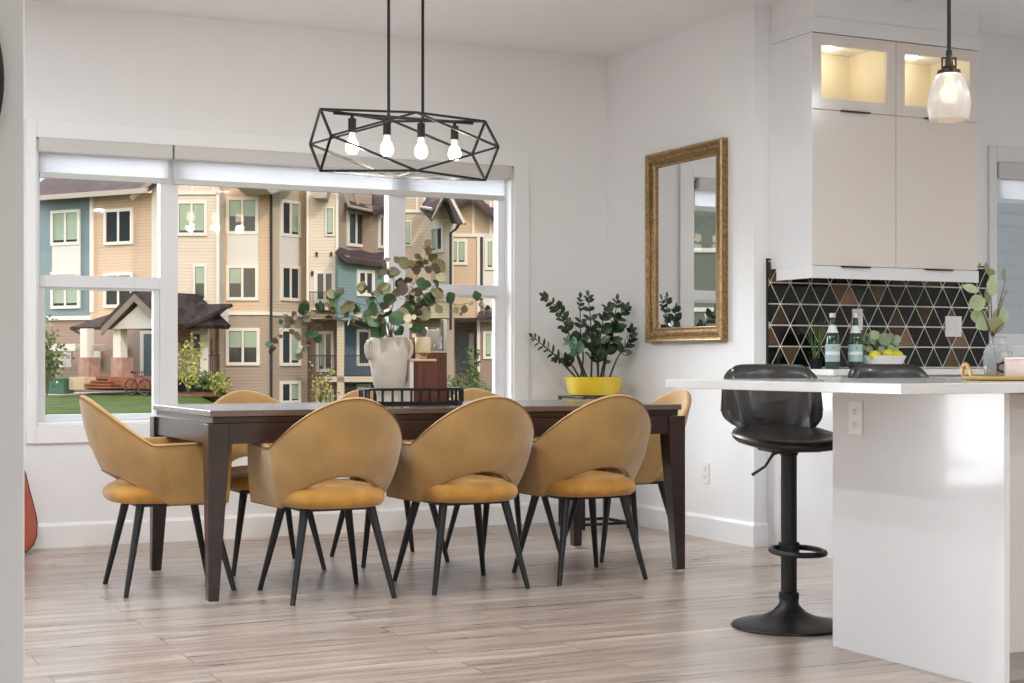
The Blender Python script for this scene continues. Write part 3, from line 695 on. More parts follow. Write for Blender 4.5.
zz=[ # stem polyline (crop px), leaves from fraction, leaf size, depth offset, count
 ([(345,530),(300,380),(245,240),(200,150),(130,90)],.35,30,-.05,13,'zz'),
 ([(395,530),(392,400),(385,220),(372,90)],.30,30,.03,11,'zz'),
 ([(345,530),(345,420),(330,260),(330,100)],.45,26,.08,11,'zz'),
 ([(410,530),(430,400),(450,240),(480,150)],.30,34,-.08,12,'zz'),
 ([(440,530),(470,400),(510,260),(530,110)],.25,32,.02,12,'zz'),
 ([(445,530),(485,360),(540,220),(590,150)],.30,34,-.02,10,'zz'),
 ([(470,530),(530,430),(590,340),(650,270)],.45,32,-.06,7,'zz'),
 ([(300,525),(210,430),(130,360),(70,310)],.35,26,-.1,9,'thin'),
 ([(330,520),(280,460),(240,430),(200,430)],.35,24,-.02,8,'zz'),
 ([(350,525),(320,420),(300,360),(255,330)],.40,30,-.10,9,'new'),
 ([(400,525),(420,430),(405,360),(420,300)],.30,28,-.12,8,'zz'),
]
for cps,f0,sz,dy,nl,kd in zz:
    path=[pc+Vector(((onY(*Z6(*cps[0]),7.88).x-pc.x),dy*.5,.085))]
    for i,(x,y) in enumerate(cps[1:]): path.append(onY(*Z6(x,y),7.88+dy*(i+1)/2))
    for p in path:
        p.y=min(p.y,8.08); p.x=min(p.x,4.53)
    fine=[]
    for i in range(len(path)-1):
        for u in range(6): 
            p0=path[max(i-1,0)];p1=path[i];p2=path[i+1];p3=path[min(i+2,len(path)-1)];q=u/6
            fine.append(.5*((2*p1)+(p2-p0)*q+(2*p0-5*p1+4*p2-p3)*q*q+(3*p1-p0-3*p2+p3)*q**3))
    fine.append(path[-1]); n=len(fine)
    m=MB(); m.mi=1; m.tube(fine,[.0065-.0045*i/(n-1) for i in range(n)],7); m.mi=0
    nl=int(nl*.72)+1; sz*=1.32
    for k in range(nl):
        u=f0+(1-f0)*k/(nl-1); i=min(int(u*(n-1)),n-2); p=fine[i]; tg=(fine[i+1]-fine[i]).normalized()
        side=Vector((tg.z,0,-tg.x)); 
        for sg in (-1,1):
            L_=sz/5.464*8.9/1538*1.25*(.75+.5*math.sin(PI*min(u+.1,1)))
            W_=L_*(.62 if kd!='thin' else .28)
            d=(side*sg*1.0+tg*.75+Vector((0,random.uniform(-.7,.7)-.15,random.uniform(-.2,.2)))).normalized()
            nv=Vector((random.uniform(-.8,.4),-.8,random.uniform(.1,1)))
            m.leaf(p,d,nv,L_,W_,.15,6)
    m.leaf(fine[-1],(fine[-1]-fine[-2]),(-.3,-1,.3),.04,.022,.1)
    m.build('frond',[M['zzn'] if kd=='new' else M['zz'],M['zzs']],t,shift=t.location,angle=60)
# ------------------------------------------------------------------ guitar leaning in by the partition line
gb=Vector((1.005,8.055,0))
t=thing('acoustic_guitar','orange lacquered acoustic guitar standing against the window wall, half hidden by the left partition','guitar',gb)
def gsec(z):
    pts=[(0,0.0),(.02,.09),(.06,.15),(.12,.185),(.17,.19),(.24,.18),(.30,.168),(.33,.165),(.38,.158),(.43,.132),(.465,.09),(.485,.04),(.487,0)]
    for a_,b_ in zip(pts,pts[1:]):
        if a_[0]<=z<=b_[0]: q=(z-a_[0])/(b_[0]-a_[0]); return a_[1]+(b_[1]-a_[1])*q
    return 0
tilt=Matrix.Rotation(math.radians(-11),3,'X')
GR=Matrix.Rotation(math.radians(0),3,'Z')
def g3(x,y,z): return tilt@Vector((x,y,z))+Vector((0,-.03,.012))
N_=40; out=[]
for i in range(N_+1): out.append((gsec(.487*i/N_),.487*i/N_))
sil=[(x,z) for x,z in out]+[(-x,z) for x,z in reversed(out[1:-1])]
m=MB()
cxz=(0,.24)
def shr(p,k): return (cxz[0]+(p[0]-cxz[0])*k, cxz[1]+(p[1]-cxz[1])*k)
lay=[(.0,-.05),(.93,-.05),(.985,-.047),(1,-.04),(1,.04),(.985,.047),(.93,.05),(0.0,.05)]
m.rings([[g3(*(lambda q:(q[0],y,q[1]))(shr(p,max(k,.01)))) for p in sil] for k,y in lay])
body=m.build('body',M['guitar'],t,angle=50)
m=MB()
for y in (-.047,.047):
    m.tube([g3(p[0]*.995,y,p[1]) for p in sil],.004,6,closed=True)
m.build('binding',M['guitaredge'],t)
MB().lathe([(.0,0),(.05,0),(.05,.001)],seg=24).bm.free()
m=MB(); m.rings([[g3(.05*math.cos(a*PI/12),y,.33+.05*math.sin(a*PI/12)) for a in range(24)] for y in (.0505,.052)]); m.build('sound_hole',M['guitaredge'],t)
m=MB(); c8=[(-.025,.048),(.025,.048),(.025,.065),(-.025,.065)]
m.rings([[g3(x,y,z) for x,y in c8] for z in (.40,.86)]); m.build('neck',M['guitaredge'],t,smooth=False)
m=MB(); m.rings([[g3(x*1.3,y+.008,z) for x,y in c8] for z in (.86,1.0)]); m.build('headstock',M['guitar'],t,smooth=False)
m=MB(); m.rings([[g3(x,y,z) for x,z in ((-.07,.135),(.07,.135),(.07,.16),(-.07,.16))] for y in (.05,.062)]); m.build('bridge',M['guitaredge'],t,smooth=False)
t.location=(1.075,7.93,0); t.rotation_euler=(0,0,math.radians(58))
# ------------------------------------------------------------------ round dark framed mirror on the partition
d_=2.9; a_=ray(-163+0); c_=onY(-164,79,2.9); c_.x=onY(4.4,0,2.88).x-.312; c_.z=onY(4.4,79,2.88).z
R_=.312
t=thing('round_wall_clock','edge of a dark round framed wall clock at the upper left corner','clock',(c_.x,2.9,c_.z))
m=MB(); m.rings([[(r*math.cos(2*PI*k/96),-y,r*math.sin(2*PI*k/96)) for k in range(96)] for r,y in ((R_,0),(R_,.018),(R_-.006,.022),(R_-.018,.022),(R_-.022,.012))],cap=False); m.build('clock_frame',M['blackmetal'],t)
m=MB(); m.rings([[(r*math.cos(2*PI*k/96),-y,r*math.sin(2*PI*k/96)) for k in range(96)] for r,y in ((R_-.02,.001),(R_-.02,.012))]); m.build('clock_face',M['cassette'],t)
# ------------------------------------------------------------------ kitchen: base cabinets, counter, backsplash
UX0=onY(770,0,KYb-.002).x; UY=onX(812,0,UX0).y
BX0=UX0; BY0=6.02; BTOP=.925
t=thing('base_cabinet','long white gloss base cabinet run under the tiled wall','cabinet',(BX0,KYb,0))
MB().box((BX0,BY0+.02,.1),(XR-.3,KYb-.002,BTOP-.03)).build('carcass',M['cab'],t,smooth=False,shift=t.location)
MB().box((BX0+.02,BY0+.08,0),(XR-.3,KYb-.1,.1)).build('toe_kick',M['cab'],t,smooth=False,shift=t.location)
MB().box((BX0-.02,BY0,0),(BX0-.001,KYb-.002,BTOP-.03)).build('end_panel',M['cab'],t,smooth=False,shift=t.location)
x=BX0
while x<XR-.8:
    d=MB().box((x+.003,BY0,.105),(x+.5,BY0+.019,BTOP-.035)).build('door',M['cabf'],t,smooth=False,bevel=.001,shift=t.location)
    MB().box((x+.15,BY0-.02,BTOP-.06),(x+.35,BY0-.001,BTOP-.05)).build('handle',M['blackmetal'],d,smooth=False,shift=t.location)
    x+=.503
tag(MB().box((WX+.012,BY0-.025,BTOP-.03),(XR-.3,KYb-.002,BTOP)).build('worktop',M['quartz'],smooth=False,bevel=.003),'white quartz worktop on the base cabinets along the tiled wall','worktop')
# tiles: one backsplash surface
TM=tile_mats()
bk=MB(); bx0,bx1=onY(767,0,KYb).x,K0-.057; bz0,bz1=BTOP+.0005,1.50; bx2=7.6; bzm=KZ0-.095
bk.box((bx0,KYb-.010,bz0),(bx1,KYb-.0005,bz1)); bk.box((bx1,KYb-.010,bz0),(bx2,KYb-.0005,bzm))
h=.111; s_=2*h/math.sqrt(3); 
x_v=onY(750+172/8.533,0,KYb-.012).x; z_v=onY(770,282.4,KYb-.012).z
import itertools
def clip(poly,x0,x1,z0,z1):
    def cl(P,f,v):
        o=[]
        for i in range(len(P)):
            a,b=P[i-1],P[i]; fa,fb=f(a),f(b)
            if fa>=0:
                if fb>=0: o.append(b)
                else: q=fa/(fa-fb); o.append((a[0]+(b[0]-a[0])*q,a[1]+(b[1]-a[1])*q))
            elif fb>=0: q=fa/(fa-fb); o.append((a[0]+(b[0]-a[0])*q,a[1]+(b[1]-a[1])*q)); o.append(b)
        return o
    for f in (lambda p:p[0]-x0,lambda p:x1-p[0],lambda p:p[1]-z0,lambda p:z1-p[1]):
        if len(poly)<3: return []
        poly=cl(poly,f,0)
    return poly
rng=random.Random(11)
for row in range(-5,3):
    zb0=z_v+row*h
    off=0 if row%2==0 else s_/2
    for k in range(-3,26):
        xl=x_v+off+k*s_
        for up in (0,1):
            tri=[(xl,zb0),(xl+s_,zb0),(xl+s_/2,zb0+h)] if not up else [(xl+s_/2,zb0+h),(xl+s_,zb0),(xl+1.5*s_,zb0+h)]
            cx_=sum(p[0] for p in tri)/3; cz_=sum(p[1] for p in tri)/3
            tri=[(cx_+(p[0]-cx_)*.905,cz_+(p[1]-cz_)*.905) for p in tri]
            i=rng.choices(range(8),weights=(30,18,14,9,7,7,4,14))[0]
            tx,tz=rng.uniform(-.0007,.0007),rng.uniform(-.0007,.0007)
            for q in (clip(tri,bx0+.002,bx1-.002,bz0+.001,bz1-.001),clip(tri,bx1-.002,bx2,bz0+.001,bzm-.001)):
                if len(q)>=3:
                    bk.mi=1+i
                    bk.rings([[(p[0],KYb-.010,p[1]) for p in q],[(p[0],KYb-.0135+(p[0]-cx_)*tx*10+(p[1]-cz_)*tz*10,p[1]) for p in q]])
tag(bk.build('tile_backsplash',[mat('tile_grout',RGB(242,236,226),.8)]+TM,smooth=False),'black and bronze triangle tile backsplash with pale grout behind the kitchen counter','backsplash')
MB().bm.free()
struct(MB().box((bx0-.006,KYb-.014,bz0),(bx0,KYb-.0005,bz1)).build('trim_2',M['blackmetal'],smooth=False))
# switch plates on the backsplash
o_=onY(953,326.5,KYb-.014); plate('light_switch','white double rocker switch on the triangle tiles','switch',o_,'Y',.115,.114,'switch',2)
o_=onY(857,319.5,KYb-.014); plate('wall_outlet','white outlet on the triangle tiles behind the green bottles','outlet',o_,'Y')
# upper cabinets
UX1=onY(896,0,UY).x; UX2=onY(978,0,UY).x; UZ0,USP,UZ1,UZ2,UZV=[onY(812,y,UY).z for y in (265.3,108.4,32,16.5,278)]
t0=None
for i,(a,b,lab) in enumerate(((UX0,UX1,'white gloss wall cabinet beside the side panel, with lit glass top door'),(UX1,UX2,'white gloss wall cabinet behind the glass pendant, with lit glass top door'))):
    t=thing('wall_cabinet',lab,'cabinet',(a,KYb,UZ0),group='wall cabinets over the tiled counter')
    c=MB(); yb=KYb-.002; th=.018
    y_f=UY+.02
    a2=a+(.004 if i==0 else .001); b2=b-.001
    c.box((a2,y_f,UZ0),(a2+th,yb,UZ1)).box((b2-th,y_f,UZ0),(b2,yb,UZ1)).box((a2+th,y_f,UZ0),(b2-th,yb,UZ0+th)).box((a2+th,y_f,UZ1-th),(b2-th,yb,UZ1)).box((a2+th,y_f,USP-th),(b2-th,yb,USP)).box((a2+th,yb-.006,UZ0+th),(b2-th,yb,UZ1-th))
    c.build('carcass',[M['cab']],t,smooth=False,shift=t.location)
    c=MB(); e=.001
    c.box((a2+th,y_f+.01,USP+e),(a2+th+.002,yb-.007,UZ1-th-e)).box((b2-th-.002,y_f+.01,USP+e),(b2-th,yb-.007,UZ1-th-e)).box((a2+th,yb-.009,USP+e),(b2-th,yb-.007,UZ1-th-e)).box((a2+th,y_f+.01,USP+e),(b2-th,yb-.007,USP+.004))
    c.build('interior_lining',M['cabin'],t,smooth=False,shift=t.location)
    d=MB().box((a+.002,UY,UZ0+.002),(b-.002,UY+.018,USP-.002)).build('door',M['cabf'],t,smooth=False,bevel=.0015,shift=t.location)
    MB().box(((a+b)/2-.09,UY-.018,UZ0-.006),((a+b)/2+.09,UY+.01,UZ0+.002)).build('handle',M['bronze'],d,smooth=False,shift=t.location)
    g=MB(); st=.058
    for p,q in (((a+.002,UY,USP+.002),(a+st,UY+.018,UZ1-.002)),((b-st,UY,USP+.002),(b-.002,UY+.018,UZ1-.002)),((a+st,UY,USP+.002),(b-st,UY+.018,USP+st)),((a+st,UY,UZ1-st),(b-st,UY+.018,UZ1-.002))): g.box(p,q)
    g=g.build('glass_door',M['cabf'],t,smooth=False,shift=t.location)
    MB().box((a+st-.003,UY+.006,USP+st-.003),(b-st+.003,UY+.010,UZ1-st+.003)).build('pane',M['glass'],g,smooth=False,shift=t.location)
    MB().box(((a+b)/2-.09,UY-.016,USP-.004),((a+b)/2+.09,UY+.006,USP+.003)).build('handle',M['bronze'],g,smooth=False,shift=t.location)
    pl=MB().lathe([(.035,0),(.035,-.008),(.03,-.01),(0,-.01)],((a+b)/2,UY+.2,UZ1-th-.0005),seg=20).build('puck_light',mat('puck_light_glow',(1,1,1,1),.5,emit=(1,.93,.78,1),es=5),t,shift=t.location)
    L=bpy.data.lights.new('puck_lamp','POINT'); L.energy=.9; L.color=(1,.92,.76); L.shadow_soft_size=.03
    lo=bpy.data.objects.new('puck_lamp',L); COL.objects.link(lo); lo.parent=t; lo.location=Vector(((a+b)/2,UY+.2,UZ1-th-.05))-t.location
tag(MB().box((UX0-.001,UY,UZ0-.001),(UX0+.003,KYb-.002,UZ1)).build('cabinet_side_panel',M['cab'],smooth=False),'glossy white end panel on the side of the wall cabinets','panel')
struct(MB().box((UX0-.002,UY-.006,UZV),(UX2,UY+.014,UZ0-.0015)).box((UX0-.002,UY+.014,UZV),(UX0+.018,KYb-.06,UZ0-.0015)).build('trim_3',M['cab'],smooth=False,bevel=.001))
struct(MB().box((UX0-.006,UY-.012,UZ1+.001),(UX2+.012,KYb-.002,UZ2)).build('trim_4',M['cab'],smooth=False))
struct(MB().box((UX0+.004,UY+.004,UZ2),(UX2+.004,KYb-.002,CZ)).build('trim_5',M['wall'],smooth=False))
# counter things on the back worktop
def bottle(px,label,s=1.0,Y=6.36,hpx=None):
    p=onY(px,0,Y); t=thing('water_bottle',label,'bottle',(p.x,Y,BTOP),group='green glass bottles on the back counter')
    H_=.285*s; r=.037*s
    MB().lathe([(r*.9,0),(r,.006),(r,H_*.50),(r*.93,H_*.58),(r*.62,H_*.70),(r*.40,H_*.80),(r*.36,H_*.93),(r*.40,H_*.94)],seg=28).build('glass_body',M['green_glass'],t)
    MB().lathe([(r*.42,H_*.92),(r*.42,H_*.995),(r*.36,H_),(0,H_)],seg=20).build('cap',M['foil'],t)
    l=MB().lathe([(r*1.012,H_*.13),(r*1.012,H_*.44)],seg=28,cap=False).build('paper_label',M['label'],t)
    MB().lathe([(r*1.02,H_*.25),(r*1.02,H_*.31)],seg=28,cap=False).build('label_band',M['labelw'],l)
    n=MB(); n.lathe([(r*.80,H_*.645),(r*.60,H_*.72),(r*.47,H_*.78)],seg=24,cap=False); n.build('neck_label',M['labelw'],t)
    s5=MB(); n5=[]
    for k in range(10):
        rr_=(.007 if k%2==0 else .003)*s; a=PI/2+k*PI/5; n5.append((rr_*math.cos(a),rr_*math.sin(a)))
    ang=math.radians(-118)
    def ps(u,v,rad): al=ang+u/rad; return (rad*math.cos(al),rad*math.sin(al),v+H_*.375)
    s5.rings([[ps(u,v,r*1.015) for u,v in n5],[ps(u,v,r*1.04) for u,v in n5]]); s5.build('star_emblem',M['red'],l)
    return t
bottle(832.5,'green glass water bottle with pale blue label, nearer the grass plant')
bottle(855.5,'green glass water bottle with pale blue label, beside the white fruit bowl')
p=onY(882,0,6.32)
t=thing('fruit_bowl','white flared square bowl on the back counter','bowl',(p.x,6.32,BTOP))
def sq(r,z,n=6):
    o=[]
    for a0 in (0,1,2,3):
        for i in range(n+1):
            a=a0*PI/2+PI/2*i/n; c_,s2=math.cos(a),math.sin(a); e=.35
            o.append((r*math.copysign(abs(c_)**e,c_),r*math.copysign(abs(s2)**e,s2),z))
    return o
MB().rings([sq(.062,0),sq(.066,.003),sq(.085,.03),sq(.098,.066),sq(.096,.068),sq(.082,.032),sq(.058,.008)]).build('bowl_body',M['ceramic'] if 0 else M['white'],t,angle=60)
bc=Vector((p.x,6.32,BTOP))
for (dx,dy,dz,r,lab,mt) in ((-.072,-.035,.068,.028,'yellow lemon at the left of the white bowl','lemon'),(.0,-.05,.072,.030,'yellow lemon in the middle of the white bowl','lemon'),(.070,-.035,.068,.028,'yellow lemon at the right of the white bowl','lemon')):
    q=MB().ball((0,0,0),r,18,(1.2,1,.95)); q.ball((r*1.2,0,0),r*.2,8); q=q.build('lemon',M[mt]); q.location=bc+Vector((dx,dy,dz)); q.rotation_euler=(0,.1,random.uniform(-.25,.25)); tag(q,lab,'fruit','lemons in the white bowl')
t=thing('leaf_cluster','mound of grey green round leaves behind the lemons in the white bowl','greenery',bc+Vector((.012,.03,.085)))
rl=random.Random(21); m=MB(); st_=MB()
for k in range(44):
    u=rl.uniform(-1,1); z=rl.uniform(-.015,.10)*(1-.35*u*u)
    c=Vector((u*.098,rl.uniform(-.035,.03),z+.005)); R0=rl.uniform(.018,.030)
    m.mi=0 if rl.random()<.7 else 1
    d=Vector((rl.uniform(-1,1),rl.uniform(-.2,.2),rl.uniform(-.2,1))).normalized()
    m.leaf(c-d*R0,d,(rl.uniform(-.6,.2),-1,rl.uniform(-.1,.8)),R0*2,R0*1.75,.2,7)
    if k%3==0: st_.tube([(c.x*.3,0,-.01),tuple(c)],.0014,5)
m.build('leaves',[M['succ'],M['eucp']],t,angle=60); st_.build('stems',M['stem'],t)
p=onY(818,0,6.50)
t=thing('grass_plant','small pot of thin upright green blades behind the first green bottle','plant',(p.x-.012,6.50,BTOP))
MB().lathe([(.028,0),(.035,.05),(.036,.055),(.03,.05)],seg=20).build('small_pot',M['blackmetal'],t)
m=MB()
for k in range(22):
    a=random.uniform(-PI,PI); L_=random.uniform(.14,.24); sp=random.uniform(.1,.5)
    pts=[Vector((.015*math.cos(a),.015*math.sin(a),.05))+Vector((math.cos(a)*sp*q*q*L_,math.sin(a)*sp*q*q*L_*.6,L_*q)) for q in (0,.25,.5,.75,1)]
    m.tube(pts,[.0022,.002,.0017,.0012,.0004],4)
m.build('blades',M['grass_blade'],t,kind='stuff')
# ------------------------------------------------------------------ island
IX=3.235; IY0=onX(1004.5,0,IX).y; IY1=onX(832.6,0,IX).y; ITOP=.900; IT=.03
t=thing('kitchen_island','white gloss kitchen island base with end panel','island',(IX,IY0,0))
sh=t.location; IXR=6.2
MB().box((IX,IY0,0),(IX+.02,IY1,ITOP-IT)).build('end_panel',M['cab'],t,smooth=False,bevel=.001,shift=sh)
MB().box((IX+.021,IY0+.045,.1),(IXR,IY1-.002,ITOP-IT)).build('carcass',M['cabside'],t,smooth=False,shift=sh)
MB().box((IX+.021,IY0+.11,0),(IXR,IY1-.05,.1)).build('toe_kick',M['cabside'],t,smooth=False,shift=sh)
x=IX+.024
while x<IXR-.4:
    d=MB().box((x,IY0+.025,.105),(x+.497,IY0+.044,ITOP-IT-.004)).build('door',M['cabside'],t,smooth=False,bevel=.001,shift=sh)
    MB().box((x+.42,IY0+.005,.62),(x+.435,IY0+.0245,.78)).build('handle',M['bronze'],d,smooth=False,shift=sh)
    x+=.5
tag(MB().box((2.815,3.36,ITOP-IT),(IXR+.1,4.60,ITOP)).build('island_countertop',M['quartz'],smooth=False,bevel=.002),'thick white quartz island countertop overhanging the end panel','countertop')
o_=onX(856.5,418,IX); plate('wall_outlet','white outlet on the gloss island end panel','outlet',o_,'X')
# gold tray on island
tp=atd(1012,380,5.05)
gc=Vector((tp.x,tp.y,ITOP))
t=thing('gold_tray','round brushed gold tray with looped handles on the island','tray',gc)
MB().lathe([(.14,0),(.155,.003),(.16,.014),(.157,.014),(.15,.006),(0,.005)],seg=48).build('tray_plate',M['gold'],t)
for sg in (-1,1):
    d=Vector((RT[0],RT[1],0)); pts=[]
    pd_=Vector((-d.y,d.x,0))
    for k in range(13):
        a=PI*k/12; pts.append(d*(sg*(.147+.006*math.sin(a)))+pd_*(.045*math.cos(a))*1+Vector((0,0,.012+.042*math.sin(a))))
    MB().tube(pts,.006,8).build('handle',M['gold'],t)
vc2=gc+Vector((-.045*RT[0]-.02,.045*.43+.0,.0065)); 
gz=atd(998,0,5.05); vc2=Vector((gz.x,gz.y,ITOP+.0065))
t=thing('glass_vase','clear faceted glass jar holding pale eucalyptus on the gold tray','vase',vc2)
MB().lathe([(.036,0),(.043,.004),(.047,.03),(.049,.06),(.047,.085),(.038,.104),(.027,.112),(.026,.132),(.029,.136),(.026,.136),(.024,.112),(.036,.1),(.044,.08),(.045,.03),(.04,.006)],seg=12).build('jar',M['cutglass'],t,angle=10)
et2=thing('pale_eucalyptus','short sprig of large pale grey green eucalyptus leaves in the glass jar','branches',vc2+Vector((0,0,.01)))
def C7(x,y): return 930+x/4.553, 250+y/4.553
s=MB(); lf=MB()
def onD(px,py,off=0): 
    a,b=ray(px); d=5.05+off; return Vector((a*d,b*d,CH-(py-HY)*d/FPX))
tipc=[((270,90),.0),((190,175),-.02),((345,130),.03),((345,190),.01),((340,330),-.03),((225,260),-.01)]
for (x,y),o in tipc:
    e_=onD(*C7(x,y),o); st=vc2+Vector((0,0,.01)); mid=onD(*C7(285,400),0); s.tube([st,mid,mid.lerp(e_,.5)+Vector((0,0,.01)),e_],[.003,.0028,.002,.001],6)
for (x,y,rx,ry,k) in ((185,175,40,20,0),(283,165,30,45,0),(215,240,40,38,0),(220,300,36,38,0),(320,300,42,42,0),(300,340,38,40,1),(245,335,38,36,0),(275,100,26,16,1),(262,205,16,40,1),(255,75,8,18,1),(345,190,12,9,1),(335,110,10,30,1),(225,70,6,14,1),(325,230,9,14,1)):
    c=onD(*C7(x,y),random.uniform(-.03,.03)); R_=max(rx,ry)/4.553*5.05/1538; r2=min(rx,ry)/4.553*5.05/1538
    d=Vector((RT[0],RT[1],0)) if rx>ry else Vector((0,0,1)); d=(d*random.choice((-1,1))+Vector((0,0,.35))).normalized()
    lf.mi=k; lf.leaf(c-d*R_,d,(-FW[0]+random.uniform(-.3,.3),-FW[1],random.uniform(-.2,.4)),R_*2,r2*2,.12,8)
so=s.build('branch',M['stem'],et2,shift=et2.location); lf.build('leaves',[M['eucp'],M['eucb']],so,shift=et2.location,angle=60)
jp=atd(1018,0,4.98)
t=thing('blush_jar','small blush ceramic jar with a bronze lid beside the glass jar','jar',(jp.x,jp.y,ITOP+.0065))
MB().lathe([(.04,0),(.044,.003),(.045,.055),(.043,.06)],seg=30).build('jar_body',M['pink'],t)
MB().lathe([(.045,.06),(.046,.063),(.04,.068),(0,.069)],seg=30).build('lid',M['pink'],t)
m=MB(); m.tube([(-.047*RT[0]-.0,-.047*RT[1],.02),(-.065*RT[0],-.065*RT[1],.028),(-.065*RT[0],-.065*RT[1],.045),(-.046*RT[0],-.046*RT[1],.052)],.004,8); m.build('handle',M['bronze'],t)
# ------------------------------------------------------------------ stools
def make_stool(label,loc,rot):
    t=thing('bar_stool',label,'stool',loc,rot,'black leather bar stools at the island')
    MB().lathe([(.205,0),(.208,.004),(.206,.010),(.19,.016),(.15,.024),(.10,.036),(.06,.056),(.036,.082),(.032,.11)],seg=56).build('base',M['legmetal'],t)
    MB().lathe([(.037,.10),(.037,.122),(.029,.128),(.029,.62),(.034,.625),(.034,.640)],seg=28).build('post',M['legmetal'],t)
    # footrest loop in front (-Y)
    pts=[]
    for k in range(28):
        a=2*PI*k/28; pts.append((.088*math.copysign(abs(math.cos(a))**.8,math.cos(a)),-.095+.125*math.sin(a),.285))
    f=MB(); f.tube(pts,.0105,8,closed=True); f.lathe([(.033,.262),(.038,.264),(.038,.306),(.033,.308)],seg=24); f.build('footrest',M['legmetal'],t)
    MB().tube([(-.03,.0,.636),(-.055,.015,.625),(-.08,.03,.58),(-.125,.045,.548)],[.006,.006,.005,.006],8).build('gas_lever',M['legmetal'],t)
    MB().box((-.09,-.09,.636),(.09,.09,.652)).build('seat_plate',M['legmetal'],t,smooth=False,bevel=.004)
    # seat: scooped pad
    rings=[]
    def seatz(x,y): return .036*max(0,(y)/.2)**2*1.2+.02*(x/.22)**2-.012*max(0,-y/.2)
    lay=[(.80,.0),(.93,.002),(1.0,.014),(1.02,.028),(1.0,.042),(.93,.052),(.7,.056),(.35,.05),(.02,.046)]
    for f_,z in lay:
        r=[]
        for k in range(44):
            a=2*PI*k/44; c_,s_2=math.cos(a),math.sin(a); e=.72
            x=.192*math.copysign(abs(c_)**e,c_)*f_; y=.200*math.copysign(abs(s_2)**e,s_2)*f_
            r.append((x,y,.652+z*.72+seatz(x,y)))
        rings.append(r)
    m=MB(); m.rings(rings); st=m.build('seat',M['leather'],t,angle=70)
    # backrest: curved shell hugging the rear
    NT=36; NW=10; rings=[]
    for i in range(NT+1):
        u=-1+2*i/NT; a=u*1.0
        hs=max(0.0,1-abs(u)**3.2); 
        z0=.668+.05*abs(u)**3; z1=.775+.165*(max(0,1-abs(u)**6)**.45)
        o_=[];n_=[]
        for j in range(NW+1):
            w_=j/NW; z=z0+(z1-z0)*w_; fl=.93+.08*w_-.17*(1-w_)**2
            X=.215*math.sin(a)*fl; Y=.06+.165*math.cos(a)*fl+.03*w_
            nx,ny=math.sin(a),math.cos(a); bul=.006*math.sin(PI*w_)
            o_.append((X+nx*(.017+bul),Y+ny*(.017+bul),z)); n_.append((X-nx*(.014+bul),Y-ny*(.014+bul),z))
        top=[(( o_[-1][0]+n_[-1][0])/2,(o_[-1][1]+n_[-1][1])/2,z1+.012)]; bot=[((o_[0][0]+n_[0][0])/2,(o_[0][1]+n_[0][1])/2,z0-.01)]
        rings.append(o_+top+list(reversed(n_))+bot)
    m=MB(); m.rings(rings); m.build('backrest',M['leatherback'],t,angle=60)
    pts=[r[NW] for r in rings]; MB().tube(pts,.0035,6).build('piping',M['leather'],t)
    return t
s1=make_stool('black leather bar stool with pedestal base standing clear of the island end',(3.33,4.59,0),math.radians(-17))
dup(s1,(3.95,4.62,0),math.radians(-8),'bar stool behind the island panel with only its backrest top showing')
# ------------------------------------------------------------------ island pendant
pp=atd(949,0,4.95); zt=CH+(362-73)*4.95/FPX; zb=CH+(362-120.5)*4.95/FPX
t=thing('glass_pendant','bronze pendant lamp with a ribbed frosted glass shade over the island','pendant lamp',(pp.x,pp.y,CZ))
h_=zt-zb
def L0(prof): return [(r,z-CZ) for r,z in prof]
MB().lathe(L0([(.055,CZ),(.06,CZ-.012),(.05,CZ-.022),(.01,CZ-.026)]),seg=32).build('canopy',M['bronze'],t)
MB().lathe(L0([(.0065,CZ-.02),(.0065,zt+.075),(.010,zt+.072),(.010,zt+.055)]),seg=12).build('rod',M['blackmetal'],t)
m=MB(); 
for a,b in (((-.022,0,zt+.048),(.022,0,zt+.048)),((-.022,0,zt+.05),(-.022,0,zt+.012)),((.022,0,zt+.05),(.022,0,zt+.012))):
    m.tube([Vector(a)-Vector((0,0,CZ)),Vector(b)-Vector((0,0,CZ))],.003,6)
yk_=m.build('yoke',M['bronze'],t); yk_.rotation_euler=(0,0,-YAW)
MB().lathe(L0([(.008,zt+.06),(.012,zt+.04),(.014,zt+.022),(.024,zt+.02),(.024,zt+.012),(.036,zt+.008),(.038,zt-.004),(.03,zt-.004)]),seg=28).build('cap',M['bronze'],t)
wob=lambda k,seg:.012*math.cos(2*PI*k/seg*24)
MB().lathe(L0([(.034,zt),(.042,zt-.010),(.054,zt-.032),(.063,zt-.062),(.068,zt-.092),(.067,zt-.12),(.062,zb+.008),(.060,zb),(.057,zb),(.059,zb+.008),(.064,zt-.12),(.065,zt-.092),(.060,zt-.062),(.051,zt-.034),(.039,zt-.012)]),seg=96,wob=wob,cap=False).build('glass_shade',M['frost'],t,angle=80)
MB().lathe(L0([(.012,zt-.004),(.013,zt-.03),(.026,zt-.055),(.028,zt-.075),(.018,zt-.093),(0,zt-.097)]),seg=20).build('bulb',mat('pendant_bulb',(1,1,1,1),.4,emit=(1,.8,.55,1),es=2.6),t)
